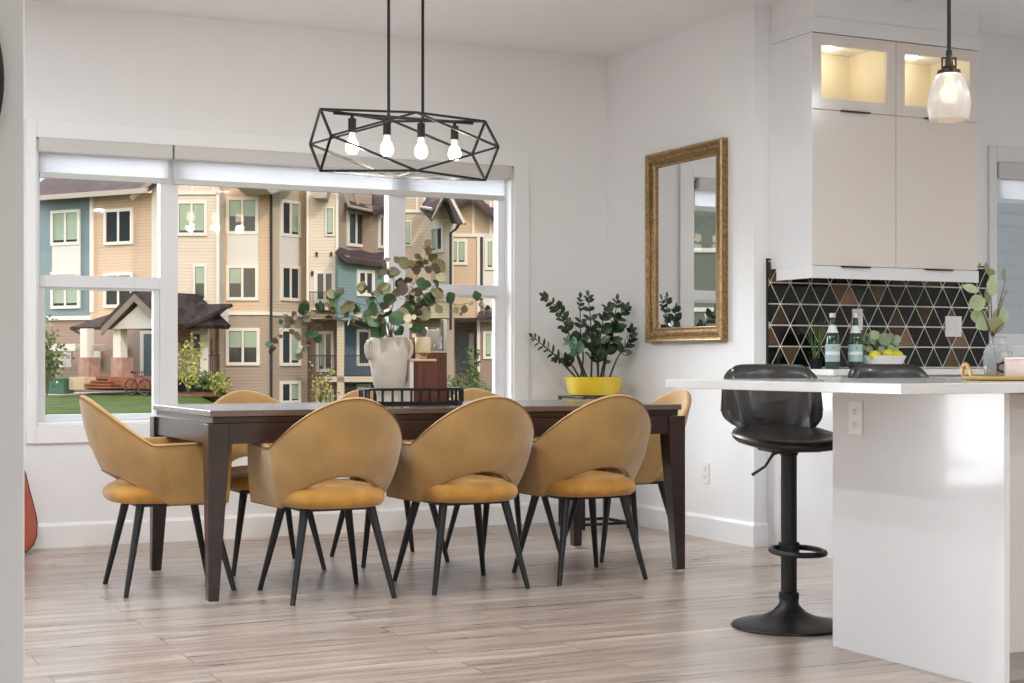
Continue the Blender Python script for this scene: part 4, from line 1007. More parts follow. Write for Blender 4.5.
# ------------------------------------------------------------------ outside: townhouses
class Facade:
    def __init__(s,p0,p1):
        s.a=Vector((p0[0],p0[1],0)); s.b=Vector((p1[0],p1[1],0)); s.u=(s.b-s.a); s.len=s.u.length; s.u.normalize()
        s.n=Vector((s.u.y,-s.u.x,0))
        if s.n.dot(-s.a)<0: s.n=-s.n
    @staticmethod
    def px(x0,d0,x1,d1): A=atd(x0,0,d0);B=atd(x1,0,d1); return Facade((A.x,A.y),(B.x,B.y))
    def hit(s,px,py,o=0.):
        a,b=ray(px); A=s.a+s.n*o
        det=a*(-s.u.y)-b*(-s.u.x); t=(A.x*(-s.u.y)-A.y*(-s.u.x))/det
        q=Vector((a*t,b*t,0)); return (q-s.a).dot(s.u), CH-(py-HY)*t/FPX
    def at(s,px,py,o): return s.pt(*s.hit(px,py,o),o)
    def pt(s,u,z,o): v=s.a+s.u*u+s.n*o; return Vector((v.x,v.y,z))
    def box(s,m,u0,u1,z0,z1,o0,o1):
        m.hexa([s.pt(u0,z0,o0),s.pt(u1,z0,o0),s.pt(u1,z0,o1),s.pt(u0,z0,o1)],[s.pt(u0,z1,o0),s.pt(u1,z1,o0),s.pt(u1,z1,o1),s.pt(u0,z1,o1)])
    def rect(s,x0,x1,y0,y1,o=0.):
        u0,z1=s.hit(x0,y0,o); u1,_=s.hit(x1,y0,o); _,z0=s.hit(x0,y1,o)
        if u0>u1: u0,u1=u1,u0
        return u0,u1,z0,z1
    def pb(s,m,x0,x1,y0,y1,o0,o1): s.box(m,*s.rect(x0,x1,y0,y1,o1),o0,o1)
    def poly(s,m,pts,o0,o1):
        q=[s.hit(*p,o1) for p in pts]; m.rings([[s.pt(u,z,o0) for u,z in q],[s.pt(u,z,o1) for u,z in q]])
def fwall(F,par,x0,x1,y0,y1,mt,o0=-4.,o1=0.,name='siding_wall',lab=None):
    m=MB(); F.pb(m,x0,x1,y0,y1,o0,o1); return m.build(name,mt,par,smooth=False,shift=par.location,label=lab)
def fwin(F,par,x0,x1,y0,y1,kind='dd',o=0.,fwid=.14,split=True):
    """window: white surround, panes: d dark glass, c drawn blind, h blind half way"""
    u0,u1,z0,z1=F.rect(x0,x1,y0,y1,o); f_=min(fwid,(u1-u0)*.17)
    m=MB()
    F.box(m,u0,u1,z0,z0+f_,o,o+.08); F.box(m,u0,u1,z1-f_,z1,o,o+.08); F.box(m,u0,u0+f_,z0+f_,z1-f_,o,o+.08); F.box(m,u1-f_,u1,z0+f_,z1-f_,o,o+.08)
    if split: F.box(m,(u0+u1)/2-.05,(u0+u1)/2+.05,z0+f_,z1-f_,o,o+.07)
    w_=m.build('window',M['xtrim'],par,smooth=False,shift=par.location)
    n=2 if split else 1; um=(u0+u1)/2
    g=MB(); c=MB(); hc=0
    for i in range(n):
        a=u0+f_ if i==0 else um+.05; b=(um-.05 if i==0 else u1-f_) if split else u1-f_
        F.box(g,a,b,z0+f_,z1-f_,o-.02,o+.03)
        k=kind[i%len(kind)]
        if k in 'ch':
            zz_=z0+f_+((z1-z0-2*f_)*(.08 if k=='c' else .48)); F.box(c,a+.02,b-.02,zz_,z1-f_-.02,o+.03,o+.035); hc=1
    g.build('pane',M['xglass'],w_,smooth=False,shift=par.location)
    if hc: c.build('blind',M['xcurtain'],w_,smooth=False,shift=par.location)
    else: c.bm.free()
    return w_
def slab(m,p4,th=.15):
    n=(p4[1]-p4[0]).cross(p4[3]-p4[0]).normalized()*th
    m.rings([[p for p in p4],[p-n for p in p4]])
# ground
g=MB(); nx,ny=40,36
def gz_(px,d):
    # gentle fall towards the right-hand houses
    z=-.36
    q=smoothstep((px-205)/110.); return z-1.9*q*smoothstep((d-40)/20.)
gr=[]
for j in range(ny+1):
    d=WY*.9+3+ (150-12)*(j/ny)**1.6; row=[]
    for i in range(nx+1):
        px=-1500+3400*i/nx; a,b=ray(px); row.append(g.bm.verts.new((a*d,b*d,gz_(px,d))))
    gr.append(row)
for j in range(ny):
    for i in range(nx): g.face([gr[j][i],gr[j][i+1],gr[j+1][i+1],gr[j+1][i]])
struct(g.build('lawn',M['lawn']),'green lawn outside')
# curb path in front of the porch
def strip(name,pts,wd,mt,z0=-.36,h=.03,kind='structure'):
    m=MB(); L_=[];R_=[]
    for i,p in enumerate(pts):
        a=pts[max(i-1,0)];b=pts[min(i+1,len(pts)-1)]; t_=Vector((b[0]-a[0],b[1]-a[1],0)).normalized(); n_=Vector((-t_.y,t_.x,0))*wd/2
        L_.append(Vector((p[0],p[1],z0))+n_); R_.append(Vector((p[0],p[1],z0))-n_)
    m.rings([[L_[i],R_[i],R_[i]+Vector((0,0,h)),L_[i]+Vector((0,0,h))] for i in range(len(pts))])
    o=m.build(name,mt,smooth=False); o['kind']=kind; return o
PA=[atd(-40,0,61),atd(44,0,62.2),atd(75,0,64.2),atd(100,0,65.5),atd(160,0,63.5)]
strip('path_concrete',[(p.x,p.y) for p in PA],3.2,M['concrete'])
# --- building A
FA=Facade.px(20,71.0,157,67.0)
A=thing('townhouse','townhouse with slate blue and tan siding under a brown shingle roof','building',(FA.a.x,FA.a.y,-.4),group='townhouses across the lawn')
zb_=395
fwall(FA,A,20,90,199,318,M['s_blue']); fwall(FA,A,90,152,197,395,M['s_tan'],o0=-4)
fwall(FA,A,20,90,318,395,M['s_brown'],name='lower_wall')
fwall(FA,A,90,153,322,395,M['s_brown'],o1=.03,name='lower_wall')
m=MB(); FA.pb(m,89.5,92.8,198,312,-.05,.07); FA.pb(m,44,90,316.5,320.5,-.05,.09); FA.pb(m,151.5,157,178,313,-4,.05); m.build('corner_trim',M['xtrim'],A,smooth=False,shift=A.location)
m=MB(); FA.pb(m,52,80,244,290,0,.05); m.build('panel',M['xpanel'],A,smooth=False,shift=A.location)
fwin(FA,A,51.5,80.5,211,246,'cc',.0); fwin(FA,A,51.5,80.5,272,309,'cc',.0)
fwin(FA,A,104.5,133.5,209.5,245.5,'dd'); fwin(FA,A,104.5,133.5,273,308,'hh')
# main roof: eave line and slope back
def roof(F,par,ex0,ex1,ey,ov=.6,rise=3.2,run=5.,mt='shingle',hipL=0,hipR=0,th=.16,u_ext=0):
    u0,z=F.hit(ex0,ey,ov); u1,_=F.hit(ex1,ey,ov)
    p=[F.pt(u0-u_ext,z,ov),F.pt(u1+u_ext,z,ov),F.pt(u1-hipR,z+rise,-run),F.pt(u0+hipL,z+rise,-run)]
    m=MB(); slab(m,p,th); r_=m.build('roof',M[mt],par,smooth=False,shift=par.location)
    m=MB(); F.box(m,u0-u_ext,u1+u_ext,z-.2,z+.02,ov-.02,ov+.10); m.build('gutter',M['fascia'],r_,smooth=False,shift=par.location)
    return r_
roof(FA,A,20,148,197.5,hipR=0,rise=4.6,run=6.2)
m=MB(); u1,z=FA.hit(148,197.5)
slab(m,[FA.pt(u1-.5,z,.62),FA.pt(u1+.5,z+.6,.62),FA.pt(u1+2.6,z+2.9,-1),FA.pt(u1+.6,z+2.9,-2.6)],.2); m.build('rake_board',M['fascia'],A,smooth=False,shift=A.location)
# far-left low wall bits: white fence panels and patio things
m=MB(); FA.pb(m,48,75,344,351,.6,2.4); m.build('awning',M['xpanel'],A,smooth=False,shift=A.location)
m=MB(); FA.pb(m,44,70,359,367,.9,1.0); FA.pb(m,44,70,353,355,.9,.95); 
for x in range(46,71,6): FA.pb(m,x,x+1.2,352,367,.9,1.)
m.build('patio_railing',M['xpanel'],A,smooth=False,shift=A.location)
# porch
FP=Facade.px(70,64.6,159,62.3)
P_=thing('covered_porch','gabled porch with white posts on stone bases and cedar steps','porch',(FP.a.x,FP.a.y,-.4))
u0,ze=FP.hit(70,327,.3); u1,_=FP.hit(157,327,.3); zt_=FP.hit(93,309,-2.6)[1]
m=MB(); slab(m,[FP.pt(u0,ze,.3),FP.pt(u1+1.5,ze,.3),FP.pt(u1+1.5,zt_+.1,-2.6),FP.pt(u0+.95,zt_+.1,-2.6)],.14); m.build('roof',M['shingled'],P_,smooth=False,shift=P_.location)
ua,za2=FP.hit(135,294.5,1.1); ul,zl=FP.hit(102,328.5,1.1); ur=2*ua-ul
zl2=zl
m=MB(); 
slab(m,[FP.pt(ul,zl2,1.1),FP.pt(ua,za2,1.1),FP.pt(ua,za2,-2.6),FP.pt(ul,zl2,-2.6)],-.2)
slab(m,[FP.pt(ua,za2,1.1),FP.pt(ur,zl2,1.1),FP.pt(ur,zl2,-2.6),FP.pt(ua,za2,-2.6)],-.2); m.build('gable_roof',M['shingled'],P_,smooth=False,shift=P_.location)
m=MB(); 
for (ux,zx,uy,zy) in ((ul,zl2,ua,za2),(ua,za2,ur,zl2)):
    m.rings([[FP.pt(ux,zx-.28,o),FP.pt(ux,zx+.02,o),FP.pt(uy,zy+.02,o),FP.pt(uy,zy-.28,o)] for o in (1.1,1.16)])
m.build('barge_board',mat('taupe_board',RGB(128,112,102),.6),P_,smooth=False,shift=P_.location)
m=MB(); m.rings([[FP.pt(ul+.35,zl-.02,o),FP.pt(2*ua-ul-.35,zl-.02,o),FP.pt(ua,za2-.42,o)] for o in (.75,.9)]); m.build('gable_panel',M['xpanel'],P_,smooth=False,shift=P_.location)
for (a,b) in ((80,87),(113,120.5)):
    m=MB(); FP.pb(m,a,b,328.5,358,.3,.7); m.build('post',M['xtrim'],P_,smooth=False,shift=P_.location)
    m=MB(); FP.pb(m,a-2,b+1.5,357.5,378,.2,.85); m.build('stone_base',M['stone'],P_,smooth=False,shift=P_.location)
m=MB(); FP.pb(m,77,160,376.8,379,-2.4,1.0); FP.pb(m,108,160,379,388.5,.6,1.02); m.build('deck',M['deck'],P_,smooth=False,shift=P_.location)
m=MB()
for i in range(3): FP.pb(m,84,110,380.5+3*i,382.3+3*i,.6,1.3+.32*i)
m.build('steps',M['deck'],P_,smooth=False,shift=P_.location)
m=MB(); FP.pb(m,69,85,377,389.5,.6,1.6); m.build('stone_block',M['xblock'],P_,smooth=False,shift=P_.location)
m=MB(); FP.pb(m,79,160,378,390,-2.4,.5); m.build('deck_skirt',M['xdark'],P_,smooth=False,shift=P_.location)
dr=MB(); FA.pb(dr,140,153.5,331,377,.03,.12); d_o=dr.build('door_frame',M['xtrim'],A,smooth=False,shift=A.location)
m=MB(); FA.pb(m,143.5,152.5,334,376,.12,.16); m.build('door',M['xdoor'],d_o,smooth=False,shift=A.location)
m=MB(); FA.pb(m,92,99.5,347.5,369,.03,.1); m.build('shutter',M['xpanel'],A,smooth=False,shift=A.location)
fwin(FA,A,119.5,127.5,346,368,'c',.03,split=False)
# downspout
m=MB(); m.tube([FP.at(70,328,.4),FP.at(79,333,.2),FP.at(91,340,-2),FP.at(91.5,375,-2)],.05,6); m.build('downspout',M['xdark'],P_,shift=P_.location)
# bicycle
def bike(F,cx1,cx2,cy_,r,o):
    t=thing('bicycle','bicycle parked against the cedar deck','bicycle',F.pt(F.hit((cx1+cx2)/2,390)[0],-.36,o))
    ua_,zc=F.hit(cx1,cy_,o); ub_,_=F.hit(cx2,cy_,o); zc=-.33+r
    def ring(u,z,rr_,th): m=MB(); m.tube([F.pt(u+rr_*math.cos(2*PI*k/28),z+rr_*math.sin(2*PI*k/28),o) for k in range(28)],th,6,closed=True); return m
    for u in (ua_,ub_):
        w_=ring(u,zc,r,.035).build('wheel',M['tyre'],t,shift=t.location)
        m=MB()
        for k in range(10): a=2*PI*k/10; m.tube([F.pt(u,zc,o),F.pt(u+r*math.cos(a),zc+r*math.sin(a),o)],.006,4)
        m.build('spokes',M['tyre'],w_,shift=t.location)
    s_u=ua_+.38*(ub_-ua_); h_u=ub_-.2*(ub_-ua_)*.9
    seat=(s_u-.12,zc+.5); bb=(s_u+.05,zc-.05); hd_=(h_u,zc+.48)
    m=MB()
    for a,b in (((ua_,zc),bb),(bb,seat),(seat,(h_u,zc+.42)),(bb,(h_u+.03,zc+.30)),((ua_,zc),(seat[0]+.03,seat[1]-.1)),((ub_,zc),hd_)): m.tube([F.pt(*a,o),F.pt(*b,o)],.026,6)
    m.build('frame',M['bikered'],t,shift=t.location)
    m=MB(); m.tube([F.pt(seat[0]-.12,seat[1]+.09,o),F.pt(seat[0]+.14,seat[1]+.07,o)],[.06,.03],6); m.build('saddle',M['xdark'],t,shift=t.location)
    m=MB(); m.tube([F.pt(h_u,zc+.46,o),F.pt(h_u-.02,zc+.58,o)],.02,6).tube([F.pt(h_u+.1,zc+.6,o-.25),F.pt(h_u-.02,zc+.58,o),F.pt(h_u+.1,zc+.6,o+.25)],.02,6); m.build('handlebar',M['xdark'],t,shift=t.location)
bike(FP,131,144.5,386,.31,1.9)
# green utility box
FU=Facade.px(44,62.5,64,62.3)
t=thing('utility_box','green electrical utility box on the lawn','utility box',FU.pt(0,-.36,0))
m=MB(); FU.pb(m,43,63.5,379,393.5,-.9,0); m.build('box_body',M['xgreen'],t,smooth=False,bevel=.03,shift=t.location)
m=MB(); FU.pb(m,42.6,64,377.6,380,-.95,.06); m.build('lid',M['xgreen'],t,smooth=False,shift=t.location)
m=MB(); FU.pb(m,47,48.6,381,385,0,.02); FU.pb(m,56,57.6,381,384,0,.02); m.build('warning_plate',M['white'],t,smooth=False,shift=t.location)
# foliage
def shrub(name,label,cat,c,h,w_,mt,n=260,trunk=True,seed=1,lsz=.12,group=None,shape=.5):
    rg=random.Random(seed); t=thing(name,label,cat,c,group=group); m=MB(); s=MB()
    nb=9; tips=[]
    for k in range(nb):
        a=2*PI*k/nb+rg.uniform(-.3,.3); r=w_*rg.uniform(.15,.5); z=h*rg.uniform(.35,1)
        p=Vector((r*math.cos(a),r*math.sin(a),z)); s.tube([(0,0,0),(p.x*.25,p.y*.25,z*.45),p],[.03*h/3,.02*h/3,.008],5); tips.append(p)
    s.build('branches',M['stem'],t)
    for k in range(n):
        p=rg.choice(tips); q=rg.uniform(.35,1.08); b=Vector((p.x*q,p.y*q,p.z*(.25+.75*q)))+Vector((rg.gauss(0,w_*.09),rg.gauss(0,w_*.09),rg.gauss(0,h*.05)))
        b.z=max(b.z,.05)
        d=Vector((rg.uniform(-1,1),rg.uniform(-1,1),rg.uniform(-.4,1))); m.leaf(b,d,(rg.uniform(-1,1),-1,rg.uniform(-.2,1)),lsz*rg.uniform(.7,1.3),lsz*.7,.1,3)
    m.build('foliage',mt,t,angle=80,kind='stuff')
    return t
p=atd(47,0,60); shrub('young_tree','slender young tree at the left edge of the window','tree',(p.x,p.y,-.36),3.1,1.5,M['bush'],420,seed=3,lsz=.17)
# --- building B
FB1=Facade.px(157,65.0,219,65.0); FB2=Facade.px(219,66.2,272,66.2)
B=thing('townhouse','townhouse of cream and tan siding with three rows of windows','building',(FB1.a.x,FB1.a.y,-.4),group='townhouses across the lawn')
fwall(FB1,B,157,219,150,310,M['s_cream'],o0=-5)
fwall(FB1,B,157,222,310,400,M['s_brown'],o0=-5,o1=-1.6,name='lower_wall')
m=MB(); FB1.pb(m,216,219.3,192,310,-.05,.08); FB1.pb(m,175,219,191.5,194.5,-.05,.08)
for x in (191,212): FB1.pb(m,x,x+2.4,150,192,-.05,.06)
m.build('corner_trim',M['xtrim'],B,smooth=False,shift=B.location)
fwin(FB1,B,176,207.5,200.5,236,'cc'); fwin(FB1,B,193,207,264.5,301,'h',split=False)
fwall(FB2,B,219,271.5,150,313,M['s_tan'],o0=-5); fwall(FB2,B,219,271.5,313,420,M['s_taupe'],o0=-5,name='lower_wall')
m=MB(); FB2.pb(m,219,271.5,311.5,315,-.05,.08); m.build('belt_trim',M['xtrim'],B,smooth=False,shift=B.location)
m=MB(); FB2.pb(m,226.8,258.2,233,266,0,.05); m.build('panel',M['xpanel'],B,smooth=False,shift=B.location)
fwin(FB2,B,226.3,258.7,197,234.5,'hh'); fwin(FB2,B,226.3,258.7,265,300.5,'hd'); fwin(FB2,B,226,260,328,365.5,'hh')
m=MB(); u_,z_=FB2.hit(271.5,195); z2=FB2.hit(271.5,405)[1]; m.tube([FB2.pt(u_,z_,.1),FB2.pt(u_,z2,.1)],.06,6); m.build('downspout',M['xdark'],B,shift=B.location)
# B porch roof
u0,ze=FB1.hit(160,326,1.2); u1,_=FB1.hit(207,326,1.2); zt_=FB1.hit(160,309)[1]
m=MB(); slab(m,[FB1.pt(u0,ze,1.2),FB1.pt(u1,ze,1.2),FB1.pt(u1+.6,zt_,-.1),FB1.pt(u0,zt_,-.1)],.12); m.build('porch_roof',M['shingled'],B,smooth=False,shift=B.location)
m=MB(); m.rings([[FB1.pt(u1,ze,1.15),FB1.pt(u1+.6,zt_,-.1),FB1.pt(u1+.6,ze,-.1)],[FB1.pt(u1+.05,ze,1.15),FB1.pt(u1+.65,zt_,-.1),FB1.pt(u1+.65,ze,-.1)]]); m.build('porch_gable',M['xtrim'],B,smooth=False,shift=B.location)
m=MB(); FB1.pb(m,200,208,328,379,.5,.85); m.build('porch_post',M['xtrim'],B,smooth=False,shift=B.location)
m=MB(); FB1.pb(m,190.5,202,331,378,-1.6,-1.5); d_o=m.build('door_frame',M['xtrim'],B,smooth=False,shift=B.location)
m=MB(); FB1.pb(m,193.5,199.5,334,377,-1.5,-1.45); m.build('door',M['xdoor'],d_o,smooth=False,shift=B.location)
m=MB(); FB1.pb(m,177,200,348,378,-.8,-.7); m.build('porch_screen',M['s_olive'],B,smooth=False,shift=B.location)
m=MB(); FB1.pb(m,175,220.5,378,382,-1.6,.9); m.build('porch_deck',M['deck'],B,smooth=False,shift=B.location)
def railing(F,par,x0,x1,y0,y1,o,mt='xdark',step=2.2,name='railing'):
    m=MB(); F.pb(m,x0,x1,y0,y0+1,o-.03,o+.03); F.pb(m,x0,x1,y1-1,y1,o-.03,o+.03); x=x0
    while x<=x1: F.pb(m,x,x+.5,y0,y1,o-.015,o+.015); x+=step
    return m.build(name,M[mt],par,smooth=False,shift=par.location)
railing(FB1,B,208,220,355,379,.7)
for px,py,d,h,w_,mt,sd,nm,lb in ((189,402,60,2.3,1.3,'bushy',5,'leafy_shrub','tall yellow green shrub in the mulch bed before the cream townhouse'),(208,401,61.6,1.0,1.4,'bush',6,'leafy_shrub','low green shrub in the mulch bed right of the tall one'),(221,400,60,.9,.9,'bushy',7,'leafy_shrub','small pale shrub next to the porch railing')):
    p=atd(px,0,d); shrub(nm,lb,'shrub',(p.x,p.y,-.42),h,w_,M[mt],330,seed=sd,lsz=.13,group='shrubs in the mulch bed')
m=MB(); c=atd(200,0,60); pts=[]
c=atd(196,0,61.5); m.rings([[ (c.x+(r*1.9)*math.cos(2*PI*k/30)*.9,c.y+r*2.2*math.sin(2*PI*k/30),-.37+zz_) for k in range(30)] for r,zz_ in ((1,0),(.95,.06),(.5,.12),(.02,.14))])
struct(m.build('terrain_mulch_bed',M['mulch']))
# --- building C
FC1=Facade.px(272,66.2,307,68.2); FC2=Facade.px(307,67.0,338,67.0)
Cb=thing('townhouse','townhouse of khaki and cream siding with balconies behind the eucalyptus','building',(FC1.a.x,FC1.a.y,-2.3),group='townhouses across the lawn')
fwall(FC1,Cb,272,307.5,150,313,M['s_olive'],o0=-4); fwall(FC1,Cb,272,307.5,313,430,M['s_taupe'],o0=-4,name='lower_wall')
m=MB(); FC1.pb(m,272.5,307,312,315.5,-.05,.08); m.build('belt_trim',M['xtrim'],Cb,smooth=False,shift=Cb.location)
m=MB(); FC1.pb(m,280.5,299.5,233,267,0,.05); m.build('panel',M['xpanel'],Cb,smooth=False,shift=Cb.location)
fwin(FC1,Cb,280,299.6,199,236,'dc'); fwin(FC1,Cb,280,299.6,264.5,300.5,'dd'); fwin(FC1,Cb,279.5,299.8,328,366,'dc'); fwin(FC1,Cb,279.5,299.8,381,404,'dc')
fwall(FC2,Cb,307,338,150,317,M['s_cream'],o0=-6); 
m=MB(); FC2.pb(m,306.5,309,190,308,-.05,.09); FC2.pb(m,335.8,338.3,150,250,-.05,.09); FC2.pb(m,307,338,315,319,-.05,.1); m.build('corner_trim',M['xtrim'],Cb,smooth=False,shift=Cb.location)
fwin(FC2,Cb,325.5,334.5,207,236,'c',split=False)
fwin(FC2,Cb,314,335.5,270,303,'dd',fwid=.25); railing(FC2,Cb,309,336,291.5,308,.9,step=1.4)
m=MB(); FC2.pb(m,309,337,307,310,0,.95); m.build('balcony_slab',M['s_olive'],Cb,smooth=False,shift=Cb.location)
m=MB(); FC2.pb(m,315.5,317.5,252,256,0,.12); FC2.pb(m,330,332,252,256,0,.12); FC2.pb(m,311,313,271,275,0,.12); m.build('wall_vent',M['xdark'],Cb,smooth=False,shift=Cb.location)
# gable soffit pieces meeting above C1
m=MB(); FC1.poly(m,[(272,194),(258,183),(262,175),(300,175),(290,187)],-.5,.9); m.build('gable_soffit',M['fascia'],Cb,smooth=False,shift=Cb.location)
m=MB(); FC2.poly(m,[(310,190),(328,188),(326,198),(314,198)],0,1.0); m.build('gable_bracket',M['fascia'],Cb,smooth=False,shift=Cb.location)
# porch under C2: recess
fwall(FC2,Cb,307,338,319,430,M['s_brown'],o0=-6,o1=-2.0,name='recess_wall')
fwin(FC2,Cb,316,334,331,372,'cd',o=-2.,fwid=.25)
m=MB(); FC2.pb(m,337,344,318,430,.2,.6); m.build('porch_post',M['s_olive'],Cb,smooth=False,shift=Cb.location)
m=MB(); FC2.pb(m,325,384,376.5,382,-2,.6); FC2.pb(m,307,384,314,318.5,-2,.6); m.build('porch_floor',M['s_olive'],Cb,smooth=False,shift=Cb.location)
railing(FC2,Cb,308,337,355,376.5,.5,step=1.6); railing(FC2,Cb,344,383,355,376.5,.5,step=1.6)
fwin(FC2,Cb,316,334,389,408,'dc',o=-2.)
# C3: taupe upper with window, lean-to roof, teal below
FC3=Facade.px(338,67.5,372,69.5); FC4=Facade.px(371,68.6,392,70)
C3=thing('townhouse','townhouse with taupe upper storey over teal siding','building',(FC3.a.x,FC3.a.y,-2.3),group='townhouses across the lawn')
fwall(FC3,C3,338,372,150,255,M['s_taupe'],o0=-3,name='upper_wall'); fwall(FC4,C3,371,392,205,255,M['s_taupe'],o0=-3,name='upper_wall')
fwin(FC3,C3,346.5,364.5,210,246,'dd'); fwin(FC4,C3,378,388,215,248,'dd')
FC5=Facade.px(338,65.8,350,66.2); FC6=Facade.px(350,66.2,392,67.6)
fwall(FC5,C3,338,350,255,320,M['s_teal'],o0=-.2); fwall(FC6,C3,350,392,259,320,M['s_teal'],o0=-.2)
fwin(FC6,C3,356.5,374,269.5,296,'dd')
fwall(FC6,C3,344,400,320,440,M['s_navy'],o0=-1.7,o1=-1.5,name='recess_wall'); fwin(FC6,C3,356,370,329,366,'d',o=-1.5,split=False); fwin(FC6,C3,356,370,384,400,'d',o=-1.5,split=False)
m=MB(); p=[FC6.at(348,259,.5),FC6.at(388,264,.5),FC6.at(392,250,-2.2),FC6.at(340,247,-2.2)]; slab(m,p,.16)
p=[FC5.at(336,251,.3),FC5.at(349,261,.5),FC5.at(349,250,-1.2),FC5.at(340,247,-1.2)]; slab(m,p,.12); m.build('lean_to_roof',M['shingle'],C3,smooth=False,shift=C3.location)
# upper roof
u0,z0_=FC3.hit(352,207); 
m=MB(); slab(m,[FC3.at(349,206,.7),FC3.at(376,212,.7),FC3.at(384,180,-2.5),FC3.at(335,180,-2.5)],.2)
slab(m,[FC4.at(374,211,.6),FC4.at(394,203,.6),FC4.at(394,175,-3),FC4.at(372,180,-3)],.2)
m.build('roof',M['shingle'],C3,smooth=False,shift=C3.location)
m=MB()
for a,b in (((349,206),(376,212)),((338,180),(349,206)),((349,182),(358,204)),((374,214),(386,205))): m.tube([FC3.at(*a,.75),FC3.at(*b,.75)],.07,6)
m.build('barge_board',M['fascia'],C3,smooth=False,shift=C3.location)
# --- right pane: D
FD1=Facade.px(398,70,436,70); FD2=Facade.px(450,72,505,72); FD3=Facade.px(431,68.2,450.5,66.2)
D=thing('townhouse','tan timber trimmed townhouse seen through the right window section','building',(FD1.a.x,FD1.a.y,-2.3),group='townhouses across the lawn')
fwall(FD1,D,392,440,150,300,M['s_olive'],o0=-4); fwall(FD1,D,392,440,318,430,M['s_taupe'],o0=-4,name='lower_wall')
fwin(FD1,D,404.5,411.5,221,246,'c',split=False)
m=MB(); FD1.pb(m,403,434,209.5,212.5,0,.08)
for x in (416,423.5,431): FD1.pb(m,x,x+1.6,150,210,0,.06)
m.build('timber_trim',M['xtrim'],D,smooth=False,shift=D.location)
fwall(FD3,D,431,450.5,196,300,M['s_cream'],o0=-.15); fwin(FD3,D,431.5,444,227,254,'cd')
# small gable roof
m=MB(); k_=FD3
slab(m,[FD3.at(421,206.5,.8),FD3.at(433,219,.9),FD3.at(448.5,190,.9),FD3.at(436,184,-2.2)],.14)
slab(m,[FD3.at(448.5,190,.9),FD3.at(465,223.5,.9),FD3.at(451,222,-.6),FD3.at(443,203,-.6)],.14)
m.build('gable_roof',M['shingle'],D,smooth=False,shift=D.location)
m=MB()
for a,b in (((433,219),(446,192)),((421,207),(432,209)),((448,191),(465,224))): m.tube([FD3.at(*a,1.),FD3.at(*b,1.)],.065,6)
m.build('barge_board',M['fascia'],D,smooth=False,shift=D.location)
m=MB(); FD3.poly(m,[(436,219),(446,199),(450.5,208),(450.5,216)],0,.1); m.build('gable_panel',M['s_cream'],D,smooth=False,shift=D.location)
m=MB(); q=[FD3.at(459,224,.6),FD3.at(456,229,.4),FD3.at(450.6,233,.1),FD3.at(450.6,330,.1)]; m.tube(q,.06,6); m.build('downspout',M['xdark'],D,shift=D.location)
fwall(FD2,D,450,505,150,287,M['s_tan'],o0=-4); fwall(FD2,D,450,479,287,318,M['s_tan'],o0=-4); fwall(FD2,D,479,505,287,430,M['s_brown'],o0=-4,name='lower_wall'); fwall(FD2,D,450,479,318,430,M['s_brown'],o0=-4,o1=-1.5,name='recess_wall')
m=MB(); FD2.pb(m,450,505,233.5,236.8,0,.08); FD2.pb(m,472,474.5,190,234,0,.07); FD2.pb(m,489.5,491.5,200,234,0,.07); FD2.pb(m,477,480,236,372,0,.09); FD2.pb(m,479,505,318,322,0,.1); FD2.pb(m,453,455,210,234,0,.07)
m.build('timber_trim',M['xtrim'],D,smooth=False,shift=D.location)
fwin(FD2,D,448,467.5,239,265,'cc'); m=MB(); FD2.pb(m,483,500,237,308,0,.06); m.build('panel',M['xpanel'],D,smooth=False,shift=D.location); m=MB(); FD2.pb(m,480,483,237,300,0,.03); m.build('recess_shade_strip',M['xdark'],D,smooth=False,shift=D.location)  # dark strip on the wall stands in for the shade of a narrow recess
fwin(FD2,D,485,501,239,270,'cc',o=.06); fwin(FD2,D,483,500,331,359,'cc')
m=MB(); slab(m,[FD2.at(477,317,.9),FD2.at(505,317,.9),FD2.at(505,311,0),FD2.at(479,311,0)],.1)
slab(m,[FD2.at(450,215,.8),FD2.at(470,196,.8),FD2.at(470,180,-1),FD2.at(450,180,-1)],.12)
slab(m,[FD2.at(470,196,.8),FD2.at(498,222,.8),FD2.at(498,196,-1),FD2.at(470,180,-1)],.12)
m.build('roof',M['shingle'],D,smooth=False,shift=D.location)
m=MB(); slab(m,[FD2.at(455,320,1.5),FD2.at(477,320,1.5),FD2.at(477,316,-1.4),FD2.at(455,316,-1.4)],.12); m.build('porch_roof',M['shingled'],D,smooth=False,shift=D.location)
m=MB(); FD2.pb(m,457,468,333,372,-1.5,-1.4); m.build('door',M['xdoor'],D,smooth=False,shift=D.location)
m=MB(); FD2.pb(m,469,474,333,365,-1.5,-1.2); m.build('porch_post',M['xtrim'],D,smooth=False,shift=D.location)
m=MB(); FD1.pb(m,392,452,300,318,-.2,1.4); m.build('balcony_front',M['s_olive'],D,smooth=False,shift=D.location)
m=MB(); FD1.pb(m,447,454,318,395,.9,1.3); m.build('porch_post',M['s_taupe'],D,smooth=False,shift=D.location)
for px,d,h,w_,mt,sd,lb in ((457,66,1.5,1.5,'bush',15,'dark green bush below the right window section, nearer the post'),(486,66,1.3,1.6,'bush',16,'dark green bush below the right window section at the window edge'),(472,68.5,2.6,.7,'bush',17,'slim young shrub against the pale porch post')):
    p=atd(px,0,d); shrub('garden_bush',lb,'shrub',(p.x,p.y,-1.45),h+.3,w_,M[mt],330,seed=sd,lsz=.15,group='bushes by the right houses')
p=atd(323,0,64); shrub('young_tree','thin young tree in front of the lower balcony','tree',(p.x,p.y,-2.2),3.4,1.4,M['bushy'],160,seed=9,lsz=.14)
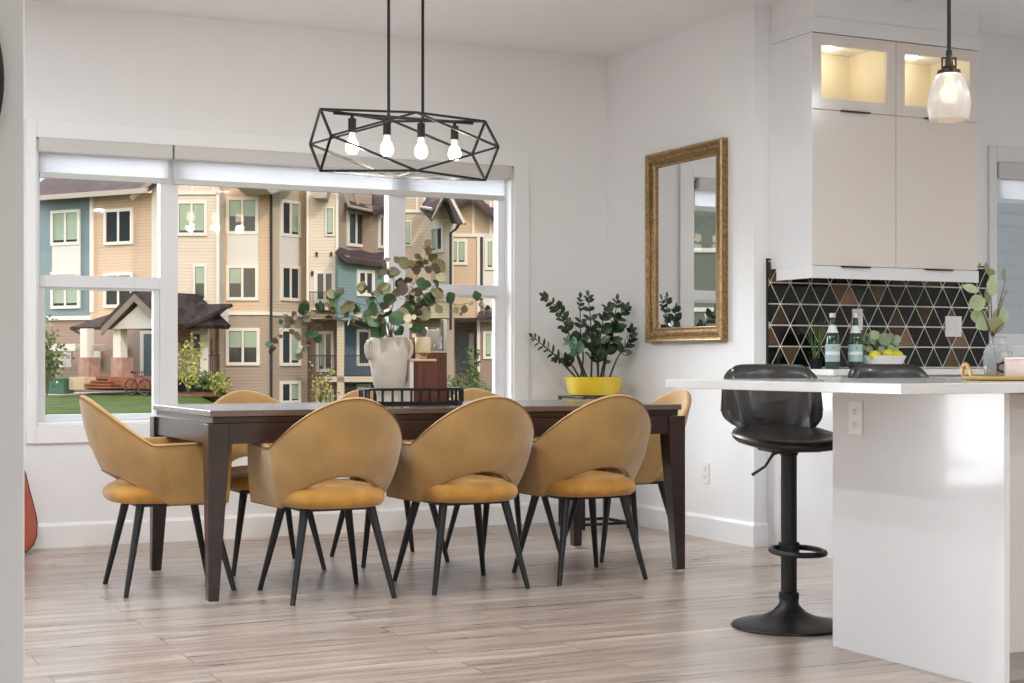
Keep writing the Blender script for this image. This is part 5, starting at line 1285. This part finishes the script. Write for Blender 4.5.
# --- house seen only in the mirror, and the neighbour outside the kitchen window
c0=Vector((-33,68,0))
FE=Facade((-46,62),(-8,78))
E_=thing('townhouse','dark green townhouse that shows only in the wall mirror','building',(FE.a.x,FE.a.y,-.4),group='townhouses across the lawn')
m=MB(); FE.box(m,0,FE.len,-.4,10.2,-6,0); m.build('siding_wall',M['s_green'],E_,smooth=False,shift=E_.location)
m=MB(); slab(m,[FE.pt(-.5,10.1,.7),FE.pt(FE.len+.5,10.1,.7),FE.pt(FE.len+.5,13,-5),FE.pt(-.5,13,-5)],.2); m.build('roof',M['shingle'],E_,smooth=False,shift=E_.location)
k=1.2
while k<FE.len-2:
    for z in (1.1,4.1,7.2):
        m=MB(); FE.box(m,k,k+1.9,z,z+1.9,0,.08); w_=m.build('window',M['xtrim'],E_,smooth=False,shift=E_.location)
        m=MB(); FE.box(m,k+.18,k+.9,z+.2,z+1.7,.08,.1); FE.box(m,k+1.0,k+1.72,z+.2,z+1.7,.08,.1); m.build('pane',M['xglass'],w_,smooth=False,shift=E_.location)
    k+=4.1
m=MB(); 
for z in (3.55,6.6): FE.box(m,0,FE.len,z,z+.22,0,.09)
for u in (8,16.5,25,33): FE.box(m,u,u+.25,-.4,10,0,.09)
m.build('belt_trim',M['xtrim'],E_,smooth=False,shift=E_.location)
Nn=thing('neighbour_house','grey blue sided house wall outside the kitchen window','building',(11,12.5,-.4))
MB().box((11,12.5,-.4),(20,17,7)).build('siding_wall',M['s_grey'],Nn,smooth=False,shift=Nn.location)
m=MB(); slab(m,[Vector((10.5,11.9,7)),Vector((20.6,11.9,7)),Vector((20.6,15,9)),Vector((10.5,15,9))],.2); m.build('roof',M['shingle'],Nn,smooth=False,shift=Nn.location)
m=MB(); m.box((10.95,12.43,-.4),(11.15,12.52,7)).box((11,12.44,3),(20,12.5,3.25)); m.build('corner_trim',M['xtrim'],Nn,smooth=False,shift=Nn.location)
# ------------------------------------------------------------------ light
wd=bpy.data.worlds.new('sky'); SC.world=wd; wd.use_nodes=True; nt=wd.node_tree; bg=nt.nodes['Background']
sk=nt.nodes.new('ShaderNodeTexSky'); sk.sky_type='NISHITA'; sk.sun_disc=False; sk.sun_elevation=math.radians(38); sk.sun_rotation=math.radians(200); sk.air_density=1; sk.dust_density=2.5; sk.ozone_density=1
nt.links.new(sk.outputs[0],bg.inputs[0]); bg.inputs[1].default_value=.2
S=bpy.data.lights.new('sun','SUN'); S.energy=1.15; S.angle=math.radians(.8); S.color=(1,.955,.89)
so=bpy.data.objects.new('sun',S); COL.objects.link(so)
sd=Vector((math.sin(math.radians(30)),.80,-.62)) # travel direction
sd=Vector((-.10,.86,-.58)); so.rotation_euler=sd.to_track_quat('-Z','Y').to_euler(); so.location=(0,-10,20)
S=bpy.data.lights.new('sky_fill_sun','SUN'); S.energy=14.5; S.angle=math.radians(62); S.color=(.93,.97,1)  # broad sun lamp added as sky fill to brighten the room through its windows
so=bpy.data.objects.new('sky_fill_sun',S); COL.objects.link(so); so.location=(0,30,20)
so.rotation_euler=Vector((.47,-.87,-.40)).to_track_quat('-Z','Y').to_euler()
# ------------------------------------------------------------------ camera
cd=bpy.data.cameras.new('camera'); cam=bpy.data.objects.new('camera',cd); COL.objects.link(cam)
cd.sensor_width=36; cd.lens=FPX/1024*36; cd.shift_y=(HY-341.5)/1024; cd.clip_start=.05; cd.clip_end=500
cam.location=(0,0,CH); cam.rotation_euler=(PI/2,0,-YAW)
SC.camera=cam
SC.view_settings.view_transform='Standard'; SC.view_settings.look='None'; SC.view_settings.gamma=1; SC.view_settings.use_curve_mapping=False
SC.view_settings.exposure=.10
try:
    SC.cycles.use_denoising=True; SC.cycles.max_bounces=10; SC.cycles.diffuse_bounces=5; SC.cycles.glossy_bounces=5; SC.cycles.transparent_max_bounces=24; SC.cycles.caustics_reflective=False; SC.cycles.caustics_refractive=False; SC.cycles.sample_clamp_indirect=6
except Exception: pass
for o in list(bpy.data.objects):
    if o.type=='LIGHT': o['kind']='helper'
